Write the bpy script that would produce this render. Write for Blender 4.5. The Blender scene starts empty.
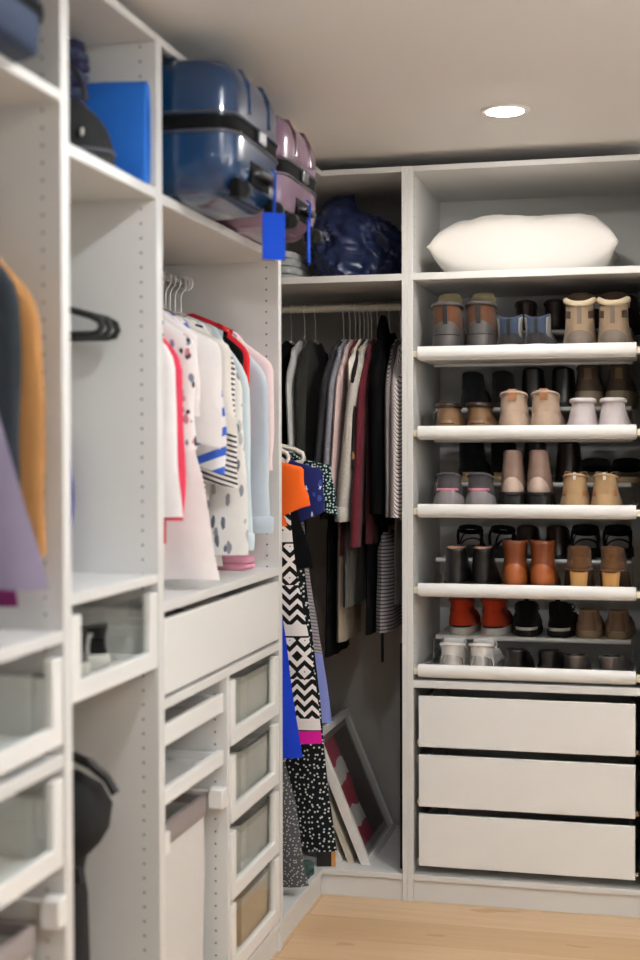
import bpy, bmesh, math, random
from mathutils import Vector, Matrix, noise
S = 0.01                                   # everything below is written in centimetres
PI = math.pi
scene = bpy.context.scene
COL = scene.collection
rnd = random.Random(7)

# ------------------------------------------------------------------ materials
MATS = {}
def lin(c):
    return tuple((x / 12.92 if x <= 0.04045 else ((x + 0.055) / 1.055) ** 2.4) for x in c)
def hexc(h):
    h = h.lstrip('#'); return lin(tuple(int(h[i:i + 2], 16) / 255 for i in (0, 2, 4)))
class NT:
    def __init__(self, m):
        m.use_nodes = True; self.t = m.node_tree; self.n = self.t.nodes; self.l = self.t.links
        self.n.clear()
        self.out = self.n.new('ShaderNodeOutputMaterial')
    def new(self, typ, **kw):
        x = self.n.new(typ)
        for k, v in kw.items(): setattr(x, k, v)
        return x
    def link(self, a, b): self.l.new(a, b)
    def math(self, op, a, b=None, c=None):
        x = self.new('ShaderNodeMath', operation=op)
        for i, v in enumerate((a, b, c)):
            if v is None: continue
            if isinstance(v, (int, float)): x.inputs[i].default_value = v
            else: self.link(v, x.inputs[i])
        return x.outputs[0]
    def mix(self, f, a, b):
        x = self.new('ShaderNodeMix', data_type='RGBA')
        if isinstance(f, (int, float)): x.inputs[0].default_value = f
        else: self.link(f, x.inputs[0])
        for i, v in ((6, a), (7, b)):
            if isinstance(v, tuple): x.inputs[i].default_value = (*v[:3], 1)
            else: self.link(v, x.inputs[i])
        return x.outputs[2]
    def coords(self):
        tc = self.new('ShaderNodeTexCoord'); return tc.outputs['Object']
    def sep(self, v):
        s = self.new('ShaderNodeSeparateXYZ'); self.link(v, s.inputs[0]); return s.outputs
    def scaled(self, v, sc):
        m = self.new('ShaderNodeMapping'); m.inputs['Scale'].default_value = sc; self.link(v, m.inputs['Vector']); return m.outputs[0]
def M(name, col, rough=0.5, metal=0.0, spec=0.5, pat=None, var=0.04, vscale=30, bump=0.0, bscale=200, sheen=0.0, coat=0.0, **kw):
    if name in MATS: return MATS[name]
    m = bpy.data.materials.new(name); MATS[name] = m
    t = NT(m); b = t.new('ShaderNodeBsdfPrincipled'); t.link(b.outputs[0], t.out.inputs[0])
    b.inputs['Roughness'].default_value = rough; b.inputs['Metallic'].default_value = metal
    b.inputs['Specular IOR Level'].default_value = spec
    b.inputs['Sheen Weight'].default_value = sheen
    b.inputs['Coat Weight'].default_value = coat
    c = hexc(col) if isinstance(col, str) else col
    co = t.coords(); x, y, z = t.sep(co)
    base = c
    if pat:
        base = pat(t, co, x, y, z, c)
    if var > 0:
        nz = t.new('ShaderNodeTexNoise'); nz.inputs['Scale'].default_value = vscale; nz.inputs['Detail'].default_value = 4
        t.link(co, nz.inputs['Vector'])
        f = t.math('MULTIPLY_ADD', nz.outputs['Fac'], var * 2, 1 - var)
        vm = t.new('ShaderNodeVectorMath', operation='SCALE')
        if isinstance(base, tuple): vm.inputs[0].default_value = base
        else: t.link(base, vm.inputs[0])
        t.link(f, vm.inputs['Scale']); t.link(vm.outputs[0], b.inputs['Base Color'])
    elif isinstance(base, tuple): b.inputs['Base Color'].default_value = (*base, 1)
    else: t.link(base, b.inputs['Base Color'])
    if bump > 0:
        n2 = t.new('ShaderNodeTexNoise'); n2.inputs['Scale'].default_value = bscale; n2.inputs['Detail'].default_value = 3
        t.link(co, n2.inputs['Vector'])
        bp = t.new('ShaderNodeBump'); bp.inputs['Strength'].default_value = bump; bp.inputs['Distance'].default_value = 0.004
        t.link(n2.outputs['Fac'], bp.inputs['Height']); t.link(bp.outputs[0], b.inputs['Normal'])
    return m

# ---- pattern makers (all in the object's own coordinates, metres)
def p_holes(t, co, x, y, z, c):
    a = t.math('ABSOLUTE', t.math('SUBTRACT', y, 0.037))
    a2 = t.math('ABSOLUTE', t.math('SUBTRACT', y, 0.505))
    a = t.math('MINIMUM', a, a2)
    zz = t.math('SUBTRACT', t.math('MODULO', t.math('ADD', z, 0.016), 0.032), 0.016)
    d = t.math('SQRT', t.math('ADD', t.math('MULTIPLY', a, a), t.math('MULTIPLY', zz, zz)))
    return t.mix(t.math('LESS_THAN', d, 0.0027), c, hexc('#4a4744'))
def p_stripes(axis, period, col2, duty=0.5, slope=0.0):
    def f(t, co, x, y, z, c):
        v = {'x': x, 'y': y, 'z': z}[axis]
        if slope: v = t.math('MULTIPLY_ADD', x, slope, v)
        w = t.math('FRACT', t.math('DIVIDE', t.math('ADD', v, 10.0), period))
        return t.mix(t.math('LESS_THAN', w, duty), c, hexc(col2))
    return f
def p_dots(scale, size, col2, rand=1.0):
    def f(t, co, x, y, z, c):
        cb = t.new('ShaderNodeCombineXYZ'); t.link(x, cb.inputs[0]); t.link(z, cb.inputs[1])
        v = t.new('ShaderNodeTexVoronoi', voronoi_dimensions='2D'); v.inputs['Scale'].default_value = scale; v.inputs['Randomness'].default_value = rand
        t.link(cb.outputs[0], v.inputs['Vector'])
        return t.mix(t.math('LESS_THAN', v.outputs['Distance'], size), c, hexc(col2))
    return f
def p_floral(scale, cols, thr=0.42, zstretch=0.6):
    def f(t, co, x, y, z, c):
        base = c
        for i, h in enumerate(cols):
            mp = t.new('ShaderNodeMapping'); mp.inputs['Location'].default_value = (i * 3.7, i * 1.3, i * 2.1)
            mp.inputs['Scale'].default_value = (scale, scale, scale * zstretch); mp.inputs['Rotation'].default_value = (0, 0.6 + i, 0)
            t.link(co, mp.inputs['Vector'])
            v = t.new('ShaderNodeTexVoronoi'); v.inputs['Scale'].default_value = 1.0
            t.link(mp.outputs[0], v.inputs['Vector'])
            nz = t.new('ShaderNodeTexNoise'); nz.inputs['Scale'].default_value = 4; t.link(mp.outputs[0], nz.inputs['Vector'])
            d = t.math('ADD', v.outputs['Distance'], t.math('MULTIPLY', nz.outputs['Fac'], 0.25))
            base = t.mix(t.math('LESS_THAN', d, thr), base, hexc(h))
        return base
    return f
def p_chevron(px, pz, col2, duty=0.5, amp=1.0):
    def f(t, co, x, y, z, c):
        tri = t.math('PINGPONG', t.math('ADD', t.math('MULTIPLY_ADD', x, 0.3, y), 10.0), px)
        w = t.math('FRACT', t.math('DIVIDE', t.math('ADD', t.math('MULTIPLY_ADD', tri, amp, z), 10.0), pz))
        return t.mix(t.math('LESS_THAN', w, duty), c, hexc(col2))
    return f
def p_geo(col2):
    # bands of chevrons, diamonds and bars one above the other
    def f(t, co, x, y, z, c):
        c2 = hexc(col2)
        tri = t.math('PINGPONG', t.math('ADD', x, 10.0), 0.024)
        ch = t.math('LESS_THAN', t.math('FRACT', t.math('DIVIDE', t.math('ADD', t.math('ADD', z, tri), 10.0), 0.034)), 0.55)
        zz = t.math('PINGPONG', t.math('ADD', z, 10.0), 0.05)
        di = t.math('FRACT', t.math('MULTIPLY', t.math('ADD', tri, zz), 28.0))
        dia = t.math('LESS_THAN', di, 0.5)
        bar = t.math('LESS_THAN', t.math('FRACT', t.math('DIVIDE', t.math('ADD', z, 10.0), 0.06)), 0.4)
        band = t.math('FRACT', t.math('DIVIDE', t.math('ADD', z, 10.0), 0.30))
        s1 = t.math('LESS_THAN', band, 0.42); s2 = t.math('LESS_THAN', band, 0.86)
        k = t.math('ADD', t.math('MULTIPLY', s1, ch), t.math('MULTIPLY', t.math('SUBTRACT', 1.0, s1), t.math('ADD', t.math('MULTIPLY', s2, dia), t.math('MULTIPLY', t.math('SUBTRACT', 1.0, s2), bar))))
        return t.mix(k, c, c2)
    return f
def p_knit(col2, sz=160, k=0.5):
    def f(t, co, x, y, z, c):
        nz = t.new('ShaderNodeTexNoise'); nz.inputs['Scale'].default_value = sz; nz.inputs['Detail'].default_value = 2
        t.link(co, nz.inputs['Vector'])
        return t.mix(t.math('GREATER_THAN', nz.outputs['Fac'], k), c, hexc(col2))
    return f
def p_planks(t, co, x, y, z, c):
    br = t.new('ShaderNodeTexBrick'); br.offset = 0.37; br.squash = 1
    br.inputs['Scale'].default_value = 1; br.inputs['Brick Width'].default_value = 1.9; br.inputs['Row Height'].default_value = 0.19
    br.inputs['Mortar Size'].default_value = 0.0012; br.inputs['Mortar Smooth'].default_value = 0.3
    br.inputs['Color1'].default_value = (*hexc('#dcbd98'), 1); br.inputs['Color2'].default_value = (*hexc('#cda981'), 1)
    br.inputs['Mortar'].default_value = (*hexc('#ab8760'), 1)
    t.link(co, br.inputs['Vector'])
    g = t.new('ShaderNodeTexNoise'); g.inputs['Scale'].default_value = 1; g.inputs['Detail'].default_value = 6; g.inputs['Roughness'].default_value = .65
    t.link(t.scaled(co, (2.2, 34, 1)), g.inputs['Vector'])
    k = t.new('ShaderNodeTexNoise'); k.inputs['Scale'].default_value = 1; k.inputs['Detail'].default_value = 2
    t.link(t.scaled(co, (2.6, 9, 1)), k.inputs['Vector'])
    a = t.mix(t.math('MULTIPLY', t.math('SUBTRACT', g.outputs['Fac'], 0.35), 1.0), br.outputs['Color'], hexc('#b58d62'))
    kn = t.math('MULTIPLY', t.math('GREATER_THAN', k.outputs['Fac'], 0.69), 0.45)
    return t.mix(kn, a, hexc('#a87a4e'))
def glass_mat(name, tint):
    m = bpy.data.materials.new(name); t = NT(m)
    tr = t.new('ShaderNodeBsdfTransparent'); tr.inputs[0].default_value = (*tint, 1)
    gl = t.new('ShaderNodeBsdfGlossy'); gl.inputs['Roughness'].default_value = 0.02
    lw = t.new('ShaderNodeLayerWeight'); lw.inputs[0].default_value = .5; fc = t.math('MULTIPLY_ADD', t.math('POWER', lw.outputs['Facing'], 5.0), .8, .03)
    mx = t.new('ShaderNodeMixShader'); t.link(fc, mx.inputs[0]); t.link(tr.outputs[0], mx.inputs[1]); t.link(gl.outputs[0], mx.inputs[2])
    t.link(mx.outputs[0], t.out.inputs[0]); return m
def emit_mat(name, col, k):
    m = bpy.data.materials.new(name); t = NT(m); e = t.new('ShaderNodeEmission')
    e.inputs[0].default_value = (*col, 1); e.inputs[1].default_value = k; t.link(e.outputs[0], t.out.inputs[0]); return m

WHITE = M('white_melamine', '#dbdad7', .42, var=.012, vscale=6)
SIDE = M('white_melamine_drilled', '#dbdad7', .42, pat=p_holes, var=0)
LACQ = M('white_metal_lacquer', '#ebeae7', .32, var=.01)
CREAM = M('cream_plastic', '#e9dfc6', .4, var=.02)
CEIL = M('ceiling_paint', '#eeedeb', .9, var=.01)
WALLP = M('wall_paint_grey', '#b3afaa', .9, var=.02)
WALLW = M('wall_paint_white', '#eae7e3', .9, var=.02)
FLOOR = M('oak_planks', '#d0ae88', .42, pat=p_planks, var=.03, vscale=4)
GLASS = glass_mat('drawer_glass', (.96, .975, .965))
CHROME = M('chrome_wire', '#dcdad7', .38, .85, var=0)
RODM = M('rail_enamel', '#d8d0bd', .35, var=.01)
STEEL = M('brushed_steel', '#bdbab5', .3, 1.0, var=.03)
HANGW = M('white_hanger_plastic', '#e6e0d2', .35, var=.01)
VELV = M('black_velvet', '#0c0c0d', .8, sheen=.2, var=.1)
DARKIN = M('dark_lining', '#141211', .9, var=.1)
BLACK = M('black_fabric', '#0d0d0f', .85, var=.15, bump=.2)

# ------------------------------------------------------------------ mesh building
class MB:
    def __init__(self): self.v = []; self.f = []
    def box(self, x0, x1, y0, y1, z0, z1):
        n = len(self.v)
        self.v += [(x, y, z) for x in (x0, x1) for y in (y0, y1) for z in (z0, z1)]
        self.f += [tuple(n + i for i in q) for q in ((0, 1, 3, 2), (4, 6, 7, 5), (0, 4, 5, 1), (2, 3, 7, 6), (0, 2, 6, 4), (1, 5, 7, 3))]
        return self
    def obox(self, c, ax, ay, az, hx, hy, hz):
        n = len(self.v); c = Vector(c)
        for i in (-1, 1):
            for j in (-1, 1):
                for k in (-1, 1): self.v.append(tuple(c + Vector(ax) * hx * i + Vector(ay) * hy * j + Vector(az) * hz * k))
        self.f += [tuple(n + i for i in q) for q in ((0, 1, 3, 2), (4, 6, 7, 5), (0, 4, 5, 1), (2, 3, 7, 6), (0, 2, 6, 4), (1, 5, 7, 3))]
        return self
    def loft(self, rings, cap0=True, cap1=True, closed=True):
        n0 = len(self.v); m = len(rings[0])
        for r in rings: self.v += [tuple(p) for p in r]
        for i in range(len(rings) - 1):
            for j in range(m if closed else m - 1):
                a = n0 + i * m + j; b = n0 + i * m + (j + 1) % m
                self.f.append((a, b, b + m, a + m))
        if cap0: self.f.append(tuple(n0 + j for j in reversed(range(m))))
        if cap1: self.f.append(tuple(n0 + (len(rings) - 1) * m + j for j in range(m)))
        return self
    def tube(self, pts, r, seg=8, r1=None, caps=True, flat=1.0, closed=False):
        pts = [Vector(p) for p in pts]; rings = []; n = len(pts); prev = None
        for i, p in enumerate(pts):
            a = pts[(i - 1) % n] if (closed or i > 0) else p; b = pts[(i + 1) % n] if (closed or i < n - 1) else p
            d = (b - a).normalized()
            if prev is None:
                up = Vector((0, 0, 1)) if abs(d.z) < .9 else Vector((0, 1, 0))
                u = d.cross(up).normalized()
            else:
                u = (prev - d * prev.dot(d))
                u = u.normalized() if u.length > 1e-6 else d.orthogonal().normalized()
            prev = u; w = d.cross(u)
            rr = r if r1 is None else r + (r1 - r) * i / max(1, n - 1)
            rings.append([p + (u * math.cos(2 * PI * k / seg) + w * math.sin(2 * PI * k / seg) * flat) * rr for k in range(seg)])
        if closed:
            rings.append(rings[0]); return self.loft(rings, False, False)
        return self.loft(rings, caps, caps)
    def lathe(self, c, prof, seg=32, cap0=True, cap1=True):
        return self.loft([[(c[0] + r * math.cos(2 * PI * k / seg), c[1] + r * math.sin(2 * PI * k / seg), c[2] + z) for k in range(seg)] for r, z in prof], cap0, cap1)
    def grid(self, P):
        n0 = len(self.v); w = len(P[0])
        for row in P: self.v += [tuple(p) for p in row]
        for i in range(len(P) - 1):
            for j in range(w - 1):
                a = n0 + i * w + j; self.f.append((a, a + 1, a + w + 1, a + w))
        return self
    def rot(self, ang, axis='Z', c=(0, 0, 0)):
        R = Matrix.Rotation(ang, 3, axis); c = Vector(c); self.v = [tuple(R @ (Vector(p) - c) + c) for p in self.v]; return self
    def move(self, d): self.v = [(p[0] + d[0], p[1] + d[1], p[2] + d[2]) for p in self.v]; return self
    def build(self, name, mat, parent=None, bevel=0.0, smooth=False, subd=0, ang=35, solid=0, seg=2):
        me = bpy.data.meshes.new(name); me.from_pydata([(p[0] * S, p[1] * S, p[2] * S) for p in self.v], [], self.f)
        bm = bmesh.new(); bm.from_mesh(me); bmesh.ops.remove_doubles(bm, verts=bm.verts, dist=1e-6)
        bmesh.ops.recalc_face_normals(bm, faces=bm.faces); bm.to_mesh(me); bm.free()
        me.materials.append(mat)
        if smooth or bevel:
            me.polygons.foreach_set('use_smooth', [True] * len(me.polygons)); me.set_sharp_from_angle(angle=math.radians(ang))
        o = bpy.data.objects.new(name, me); COL.objects.link(o)
        if parent: o.parent = parent
        if solid:
            s = o.modifiers.new('solid', 'SOLIDIFY'); s.thickness = solid * S; s.offset = -1
        if bevel:
            b = o.modifiers.new('bevel', 'BEVEL'); b.width = bevel * S; b.segments = seg; b.limit_method = 'ANGLE'; b.angle_limit = math.radians(40)
        if subd:
            s = o.modifiers.new('sub', 'SUBSURF'); s.levels = subd; s.render_levels = subd
        return o
def thing(name, label, cat, loc=(0, 0, 0), rz=0.0, group=None):
    o = bpy.data.objects.new(name, None); COL.objects.link(o); o.empty_display_size = .05
    o.location = [c * S for c in loc]; o.rotation_euler = (0, 0, rz)
    o['label'] = label; o['category'] = cat
    if group: o['group'] = group
    return o
def struct(name, mb, mat, **k):
    o = mb.build(name, mat, **k); o['kind'] = 'structure'; return o
def dup(root, label=None, loc=None, rz=None):
    r = root.copy(); COL.objects.link(r)
    if label: r['label'] = label
    if loc: r.location = [c * S for c in loc]
    if rz is not None: r.rotation_euler = (0, 0, rz)
    for ch in list(root.children):
        c = ch.copy(); COL.objects.link(c); c.parent = r
        for g in list(ch.children):
            d = g.copy(); COL.objects.link(d); d.parent = c
    return r
def pbox(name, x0, x1, y0, y1, z0, z1, mat, parent, bevel=.12):
    return MB().box(x0, x1, y0, y1, z0, z1).build(name, mat, parent, bevel=bevel)
def sstep(a, b, x):
    t = min(1, max(0, (x - a) / (b - a))); return t * t * (3 - 2 * t)
def fbm(x, y, z): return noise.noise(Vector((x, y, z)))

# ------------------------------------------------------------------ the room
CZ = 240.5; XR = 232.0; YF = -560.0
struct('floor', MB().box(-62, XR + 2, YF - 2, 62, -4, 0), FLOOR)
struct('ceiling', MB().box(-62, XR + 2, YF - 2, 62, CZ, CZ + 4), CEIL)
struct('wall_left', MB().box(-66, -62, YF - 2, 66, 0, CZ), WALLP)
struct('wall_back', MB().box(-62, XR + 2, 62, 66, 0, CZ), WALLP)
struct('wall_right', MB().box(XR + 2, XR + 6, YF - 2, 66, 0, CZ), WALLW)
struct('wall_front', MB().box(-62, XR + 2, YF - 6, YF - 2, 0, CZ), WALLW)
struct('baseboard_right', MB().box(XR, XR + 2, YF, 62, 0, 9), LACQ, bevel=.2)
struct('baseboard_front', MB().box(-62, XR, YF - 2, YF, 0, 9), LACQ, bevel=.2)

# ------------------------------------------------------------------ wardrobes
def wardrobe(label, W, H, loc, rz, back=True, plinth_y=1.0):
    t = thing('wardrobe', label, 'wardrobe', loc, rz)
    pbox('side_panel', 0, 1.8, 0, 58, 0, H, SIDE, t); pbox('side_panel', W - 1.8, W, 0, 58, 0, H, SIDE, t)
    pbox('top_panel', 1.8, W - 1.8, 0.1, 57, H - 1.8, H, WHITE, t)
    pbox('base_panel', 1.8, W - 1.8, .1, 57, 7, 8.8, WHITE, t)
    pbox('plinth', 1.8, W - 1.8, plinth_y, plinth_y + 1.6, 0, 6.9, WHITE, t)
    if back: pbox('back_panel', 1.8, W - 1.8, 57, 57.7, 7, H, WHITE, t, bevel=0)
    return t
def shelf(t, x0, x1, z, th=2.3, y1=56.9, name='shelf'):
    return pbox(name, x0, x1, .1, y1, z - th, z, WHITE, t, bevel=.15)
def drawer(t, x0, x1, z0, z1, y0=.2, depth=52, inner=WHITE):
    d = pbox('drawer', x0, x1, y0, y0 + 1.6, z0, z1, LACQ, t, bevel=.2)
    for a in (x0 + .9, x1 - 2.1): pbox('drawer_side', a, a + 1.2, y0 + 1.6, depth, z0 + 1, z1 - 2.5, inner, d, .08)
    pbox('drawer_bottom', x0 + 2.1, x1 - 2.1, y0 + 1.6, depth, z0 + 1, z0 + 1.8, inner, d, 0)
    pbox('drawer_back', x0 + 2.1, x1 - 2.1, depth - 1.2, depth, z0 + 1.8, z1 - 2.5, inner, d, .08)
    pbox('runner', x0 - .9, x0 - .05, y0 + 2.5, depth, z0 + .3, z0 + 1.6, STEEL, d, 0); pbox('runner', x1 + .05, x1 + .9, y0 + 2.5, depth, z0 + .3, z0 + 1.6, STEEL, d, 0)
    return d
def glass_drawer(t, x0, x1, z0, z1, y0=.1, depth=52):
    mb = MB()                              # a U-shaped white frame: two stiles and a bottom rail
    prof = [(x0, z1), (x0, z0), (x1, z0), (x1, z1), (x1 - 4.2, z1), (x1 - 4.2, z0 + 3.8), (x0 + 4.2, z0 + 3.8), (x0 + 4.2, z1)]
    n = len(mb.v)
    for y in (y0, y0 + 1.9): mb.v += [(p[0], y, p[1]) for p in prof]
    mb.f += [(0, 1, 6, 7), (1, 2, 5, 6), (2, 3, 4, 5), (15, 14, 9, 8), (14, 13, 10, 9), (13, 12, 11, 10)]
    for i in range(8): mb.f.append((i, i + 8, (i + 1) % 8 + 8, (i + 1) % 8))
    d = mb.build('glass_front_drawer', LACQ, t, bevel=.18)
    pbox('glass_pane', x0 + 3.9, x1 - 3.9, y0 + .75, y0 + 1.15, z0 + 3.5, z1 - .3, GLASS, d, 0)
    for a in (x0 + .9, x1 - 2.1): pbox('drawer_side', a, a + 1.2, y0 + 2, depth, z0 + 1, z1 - 3.5, LACQ, d, .08)
    pbox('drawer_bottom', x0 + 2.1, x1 - 2.1, y0 + 2, depth, z0 + 1, z0 + 1.8, LACQ, d, 0)
    pbox('drawer_back', x0 + 2.1, x1 - 2.1, depth - 1.2, depth, z0 + 1.8, z1 - 3.5, LACQ, d, .08)
    return d
def tray(t, x0, x1, z0, z1, mat_in, depth=50):
    d = pbox('pull_out_tray', x0, x1, 1.2, 2.9, z0, z1, LACQ, t, .2)
    pbox('tray_bottom', x0 + .5, x1 - .5, 2.9, depth, z0 + .3, z0 + 1.0, mat_in, d, 0)
    for a in (x0, x1 - 1.2): pbox('tray_side', a, a + 1.2, 2.9, depth, z0, z1 - .6, LACQ, d, .08)
    pbox('tray_back', x0 + 1.2, x1 - 1.2, depth - 1.2, depth, z0 + 1, z1 - .6, LACQ, d, .08)
    return d
def rod(t, x0, x1, y, z, mat=RODM, r=1.25):
    o = MB().tube([(x0, y, z), (x1, y, z)], r, 16).build('clothes_rail', mat, t, smooth=True)
    for a in (x0, x1 - .5): MB().tube([(a, y, z), (a + .5, y, z)], 2.2, 16).build('rail_socket', LACQ, o, smooth=True)
    return o
HALF = math.radians(90)

# shoe wardrobe on the back wall
X1 = 28.15
ws = wardrobe('tall white wardrobe on the back wall with five shoe racks above three plain drawers', 75, 236.4, (X1, 0, 0), 0)
shelf(ws, 1.8, 73.2, 202.3); shelf(ws, 1.8, 73.2, 71.7, 2.4)
for z0, z1 in ((50.3, 66.7), (31.0, 47.7), (11.8, 28.6)): drawer(ws, 3.5, 71.5, z0, z1)
RACK = [178.8, 153.4, 128.4, 103.0, 76.9]
def shoe_rack(t, zt):
    xa, xb = 3.3, 71.6
    prof = [(0, 0.5), (-.5, 1.2), (-.6, 2.4), (-.3, 3.4), (.4, 4.1), (1.3, 4.1), (1.6, 3.6), (1.6, .4), (.9, 0)]
    r = MB().loft([[(x, y, zt - 4.1 + z) for y, z in prof] for x in (xa, xb)]).build('shoe_rack', LACQ, t, bevel=.1)
    pbox('tray_plate', xa + .4, xb - .4, 1.6, 24.5, zt - 4.4, zt - 3.8, LACQ, r, 0)
    pbox('plate_lip', xa + 1.5, xb - 1.5, 24.5, 25.6, zt - 5.2, zt - 3.6, LACQ, r, .2)
    pbox('raised_plate', xa + 2, xb - 2, 25.6, 52, zt + 5.3, zt + 6.1, LACQ, r, 0)
    MB().tube([(xa + 2, 25.2, zt + 5.7), (xb - 2, 25.2, zt + 5.7)], .8, 10).build('raised_plate_edge', LACQ, r, smooth=True)
    for sx in (xa + 1.4, xb - 1.4):
        MB().tube([(sx, 1.8, zt - 2.6), (sx, 17, zt - 2.6), (sx, 18.5, zt - 1.5), (sx, 23.8, zt - 1.2), (sx, 24.3, zt + .5), (sx, 24.3, zt + 5.2)], .2, 8).build('rack_bracket', STEEL, r, smooth=True)
    for a in (xa + .2, xb - .9):
        mb = MB(); mb.v = [(x, y, z) for x in (a, a + .7) for y, z in ((1.6, zt - 4.2), (1.6, zt - .4), (24.5, zt - 2.2), (24.5, zt - 4.2))]
        mb.f = [(0, 1, 2, 3), (4, 5, 6, 7), (0, 1, 5, 4), (1, 2, 6, 5), (2, 3, 7, 6), (3, 0, 4, 7)]
        mb.build('tray_side', LACQ, r, bevel=.1)
    for a, b in ((xa - 1.4, xa), (xb, xb + 1.4)): pbox('slide_cap', a, b, .3, 4.5, zt - 3.4, zt - 1.4, CREAM, r, .2)
    for a, b in ((xa - 1.4, xa - .2), (xb + .2, xb + 1.4)): pbox('slide_runner', a, b, 4.5, 52, zt - 3.6, zt - 1.6, STEEL, r, 0)
for z in RACK: shoe_rack(ws, z)
# corner wardrobe: right panel, top, shelf and an L-shaped base that returns along the left wall
wc = thing('wardrobe', 'open white corner wardrobe with clothes rail, framed picture on its base', 'wardrobe', (0, 0, 0))
pbox('side_panel', X1 - 1.8, X1, 0, 58, 0, 236.4, SIDE, wc)
pbox('side_panel', -58, -.2, -50.9, -49.1, 0, 236.4, WHITE, wc)
def lpanel(name, z0, z1, mat=WHITE):
    mb = MB(); pr = [(-58, -49), (-.1, -49), (-.1, .1), (X1 - 1.85, .1), (X1 - 1.85, 58), (-58, 58)]
    for z in (z0, z1): mb.v += [(x, y, z) for x, y in pr]
    mb.f += [(0, 1, 2, 5), (2, 3, 4, 5), (6, 7, 8, 11), (8, 9, 10, 11)] + [(i, (i + 1) % 6, (i + 1) % 6 + 6, i + 6) for i in range(6)]
    return mb.build(name, mat, wc, bevel=.12)
lpanel('top_panel', 234.6, 236.4); pbox('shelf', -58, X1 - 1.85, .1, 57.5, 200.0, 202.2, WHITE, wc, .15); lpanel('base_panel', 7, 8.8)
pbox('plinth', -1.0, X1 - 1.85, 1.0, 2.6, 0, 6.9, WHITE, wc); pbox('plinth', -2.6, -1.0, -49, 1.0, 0, 6.9, WHITE, wc)
MB().tube([(-58, 28, 194.5), (X1 - 1.9, 28, 194.5)], 1.25, 16).build('clothes_rail', RODM, wc, smooth=True)
MB().tube([(-28, -49, 160), (-28, 20, 160)], 1.25, 16).build('clothes_rail', RODM, wc, smooth=True)
MB().tube([(-28, 20, 160), (-28, 20, 199.9)], 1.0, 12).build('rail_hanger_post', RODM, wc, smooth=True)
# left row, nearest unit last; origin at the unit's near front corner, x runs to the back of the room
w3 = wardrobe('wide white wardrobe on the left with hung light tops and suitcases', 100, 236.4, (0, -151, 0), HALF)
shelf(w3, 1.8, 98.2, 202.2, 2.3); shelf(w3, 1.8, 98.2, 111.8, 2.2); shelf(w3, 1.8, 98.2, 90.1, 2.2)
rod(w3, 1.8, 98.2, 28, 194.5, STEEL)
pbox('divider', 49.0, 50.8, 0.4, 56, 8.8, 87.9, SIDE, w3)
drawer(w3, 3.0, 98.0, 91.0, 107.9)
for z0, z1 in ((69.5, 86.3), (49.4, 66.7), (29.3, 47.0), (9.4, 28.1)): glass_drawer(w3, 51.2, 97.8, z0, z1)
FELT = M('grey_felt', '#b9b3ae', .95, var=.08, vscale=80, bump=.2)
tray(w3, 2.2, 48.4, 79.0, 83.7, FELT); tray(w3, 2.2, 48.4, 65.6, 69.2, LACQ)
for a in (2.2, 44.8): pbox('hamper_bracket', a, a + 4, .4, 4.4, 54.8, 59.8, LACQ, w3, .3)
for a in (2.2, 46.2): pbox('hamper_runner', a, a + 2, 4.4, 52, 55.6, 59, LACQ, w3, .1)
w2 = wardrobe('narrow white wardrobe on the left with a blue bag in its top bay', 50, 236.4, (0, -201, 0), HALF)
shelf(w2, 1.8, 48.2, 202.7, 2.3); shelf(w2, 1.8, 48.2, 118.5, 2.0)
rod(w2, 1.8, 48.2, 28, 187)
glass_drawer(w2, 2.2, 47.8, 98.0, 114.5)
w1 = wardrobe('white wardrobe nearest on the left with hung tan and lavender clothes', 100, 236.4, (0, -301, 0), HALF)
shelf(w1, 1.8, 98.2, 211.5, 2.0); shelf(w1, 1.8, 98.2, 112.3, 2.2); shelf(w1, 1.8, 98.2, 89.4, 2.4)
rod(w1, 1.8, 98.2, 28, 203, STEEL)
pbox('divider', 49.1, 50.9, 0.4, 56, 8.8, 110, SIDE, w1)
for x0, x1 in ((2.2, 48.6), (51.2, 97.8)):
    glass_drawer(w1, x0, x1, 91.3, 107.5); glass_drawer(w1, x0, x1, 68.9, 85.2)
for a in (51.2, 93.8): pbox('hamper_bracket', a, a + 4, -.6, 3.2, 58.2, 63.6, LACQ, w1, .3)
for a in (51.2, 96.0): pbox('hamper_runner', a, a + 2, 3.2, 52, 59, 62.4, LACQ, w1, .1)

# ------------------------------------------------------------------ downlights
LENSW = emit_mat('lamp_lens_warm', (1, .955, .90), 285.0); LENS_FILL = emit_mat('added_uplight_bulb', (.95, .975, 1.0), 2300.0); LENSN = emit_mat('lamp_lens_neutral', (.90, .955, 1.0), 350.0); LENSF = emit_mat('lamp_lens_dimmed', (.90, .955, 1.0), 250.0)
def downlight(x, y, label, lens):
    t = thing('downlight', label, 'ceiling light', (x, y, CZ), group='recessed ceiling downlights')
    MB().lathe((0, 0, 0), [(5.1, -.25), (5.2, -.6), (6.3, -.55), (6.9, -.05), (6.9, 0), (5.1, 0)], 40, False, False).build('trim_ring', LACQ, t, smooth=True)
    MB().lathe((0, 0, 0), [(5.1, -.05), (5.05, -.4), (4.2, -.75), (2.6, -1.0), (.01, -1.1)], 40, True, True).build('lens', lens, t, smooth=True)
downlight(64.5, -48.5, 'round recessed downlight glowing in the ceiling above the shoe wardrobe', LENSW)
downlight(63, -200, 'recessed downlight over the aisle beside the narrow left wardrobe', LENSN)
downlight(63, -370, 'recessed downlight over the aisle at the near end of the closet', LENSF)
downlight(165, -200, 'added unseen downlight near the right wall halfway down the closet', LENSN)  # unseen, added for more ambient brightness
downlight(165, -370, 'added unseen downlight near the right wall at the near end of the closet', LENSF)  # second lamp of the added right row, fill from out of view

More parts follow.
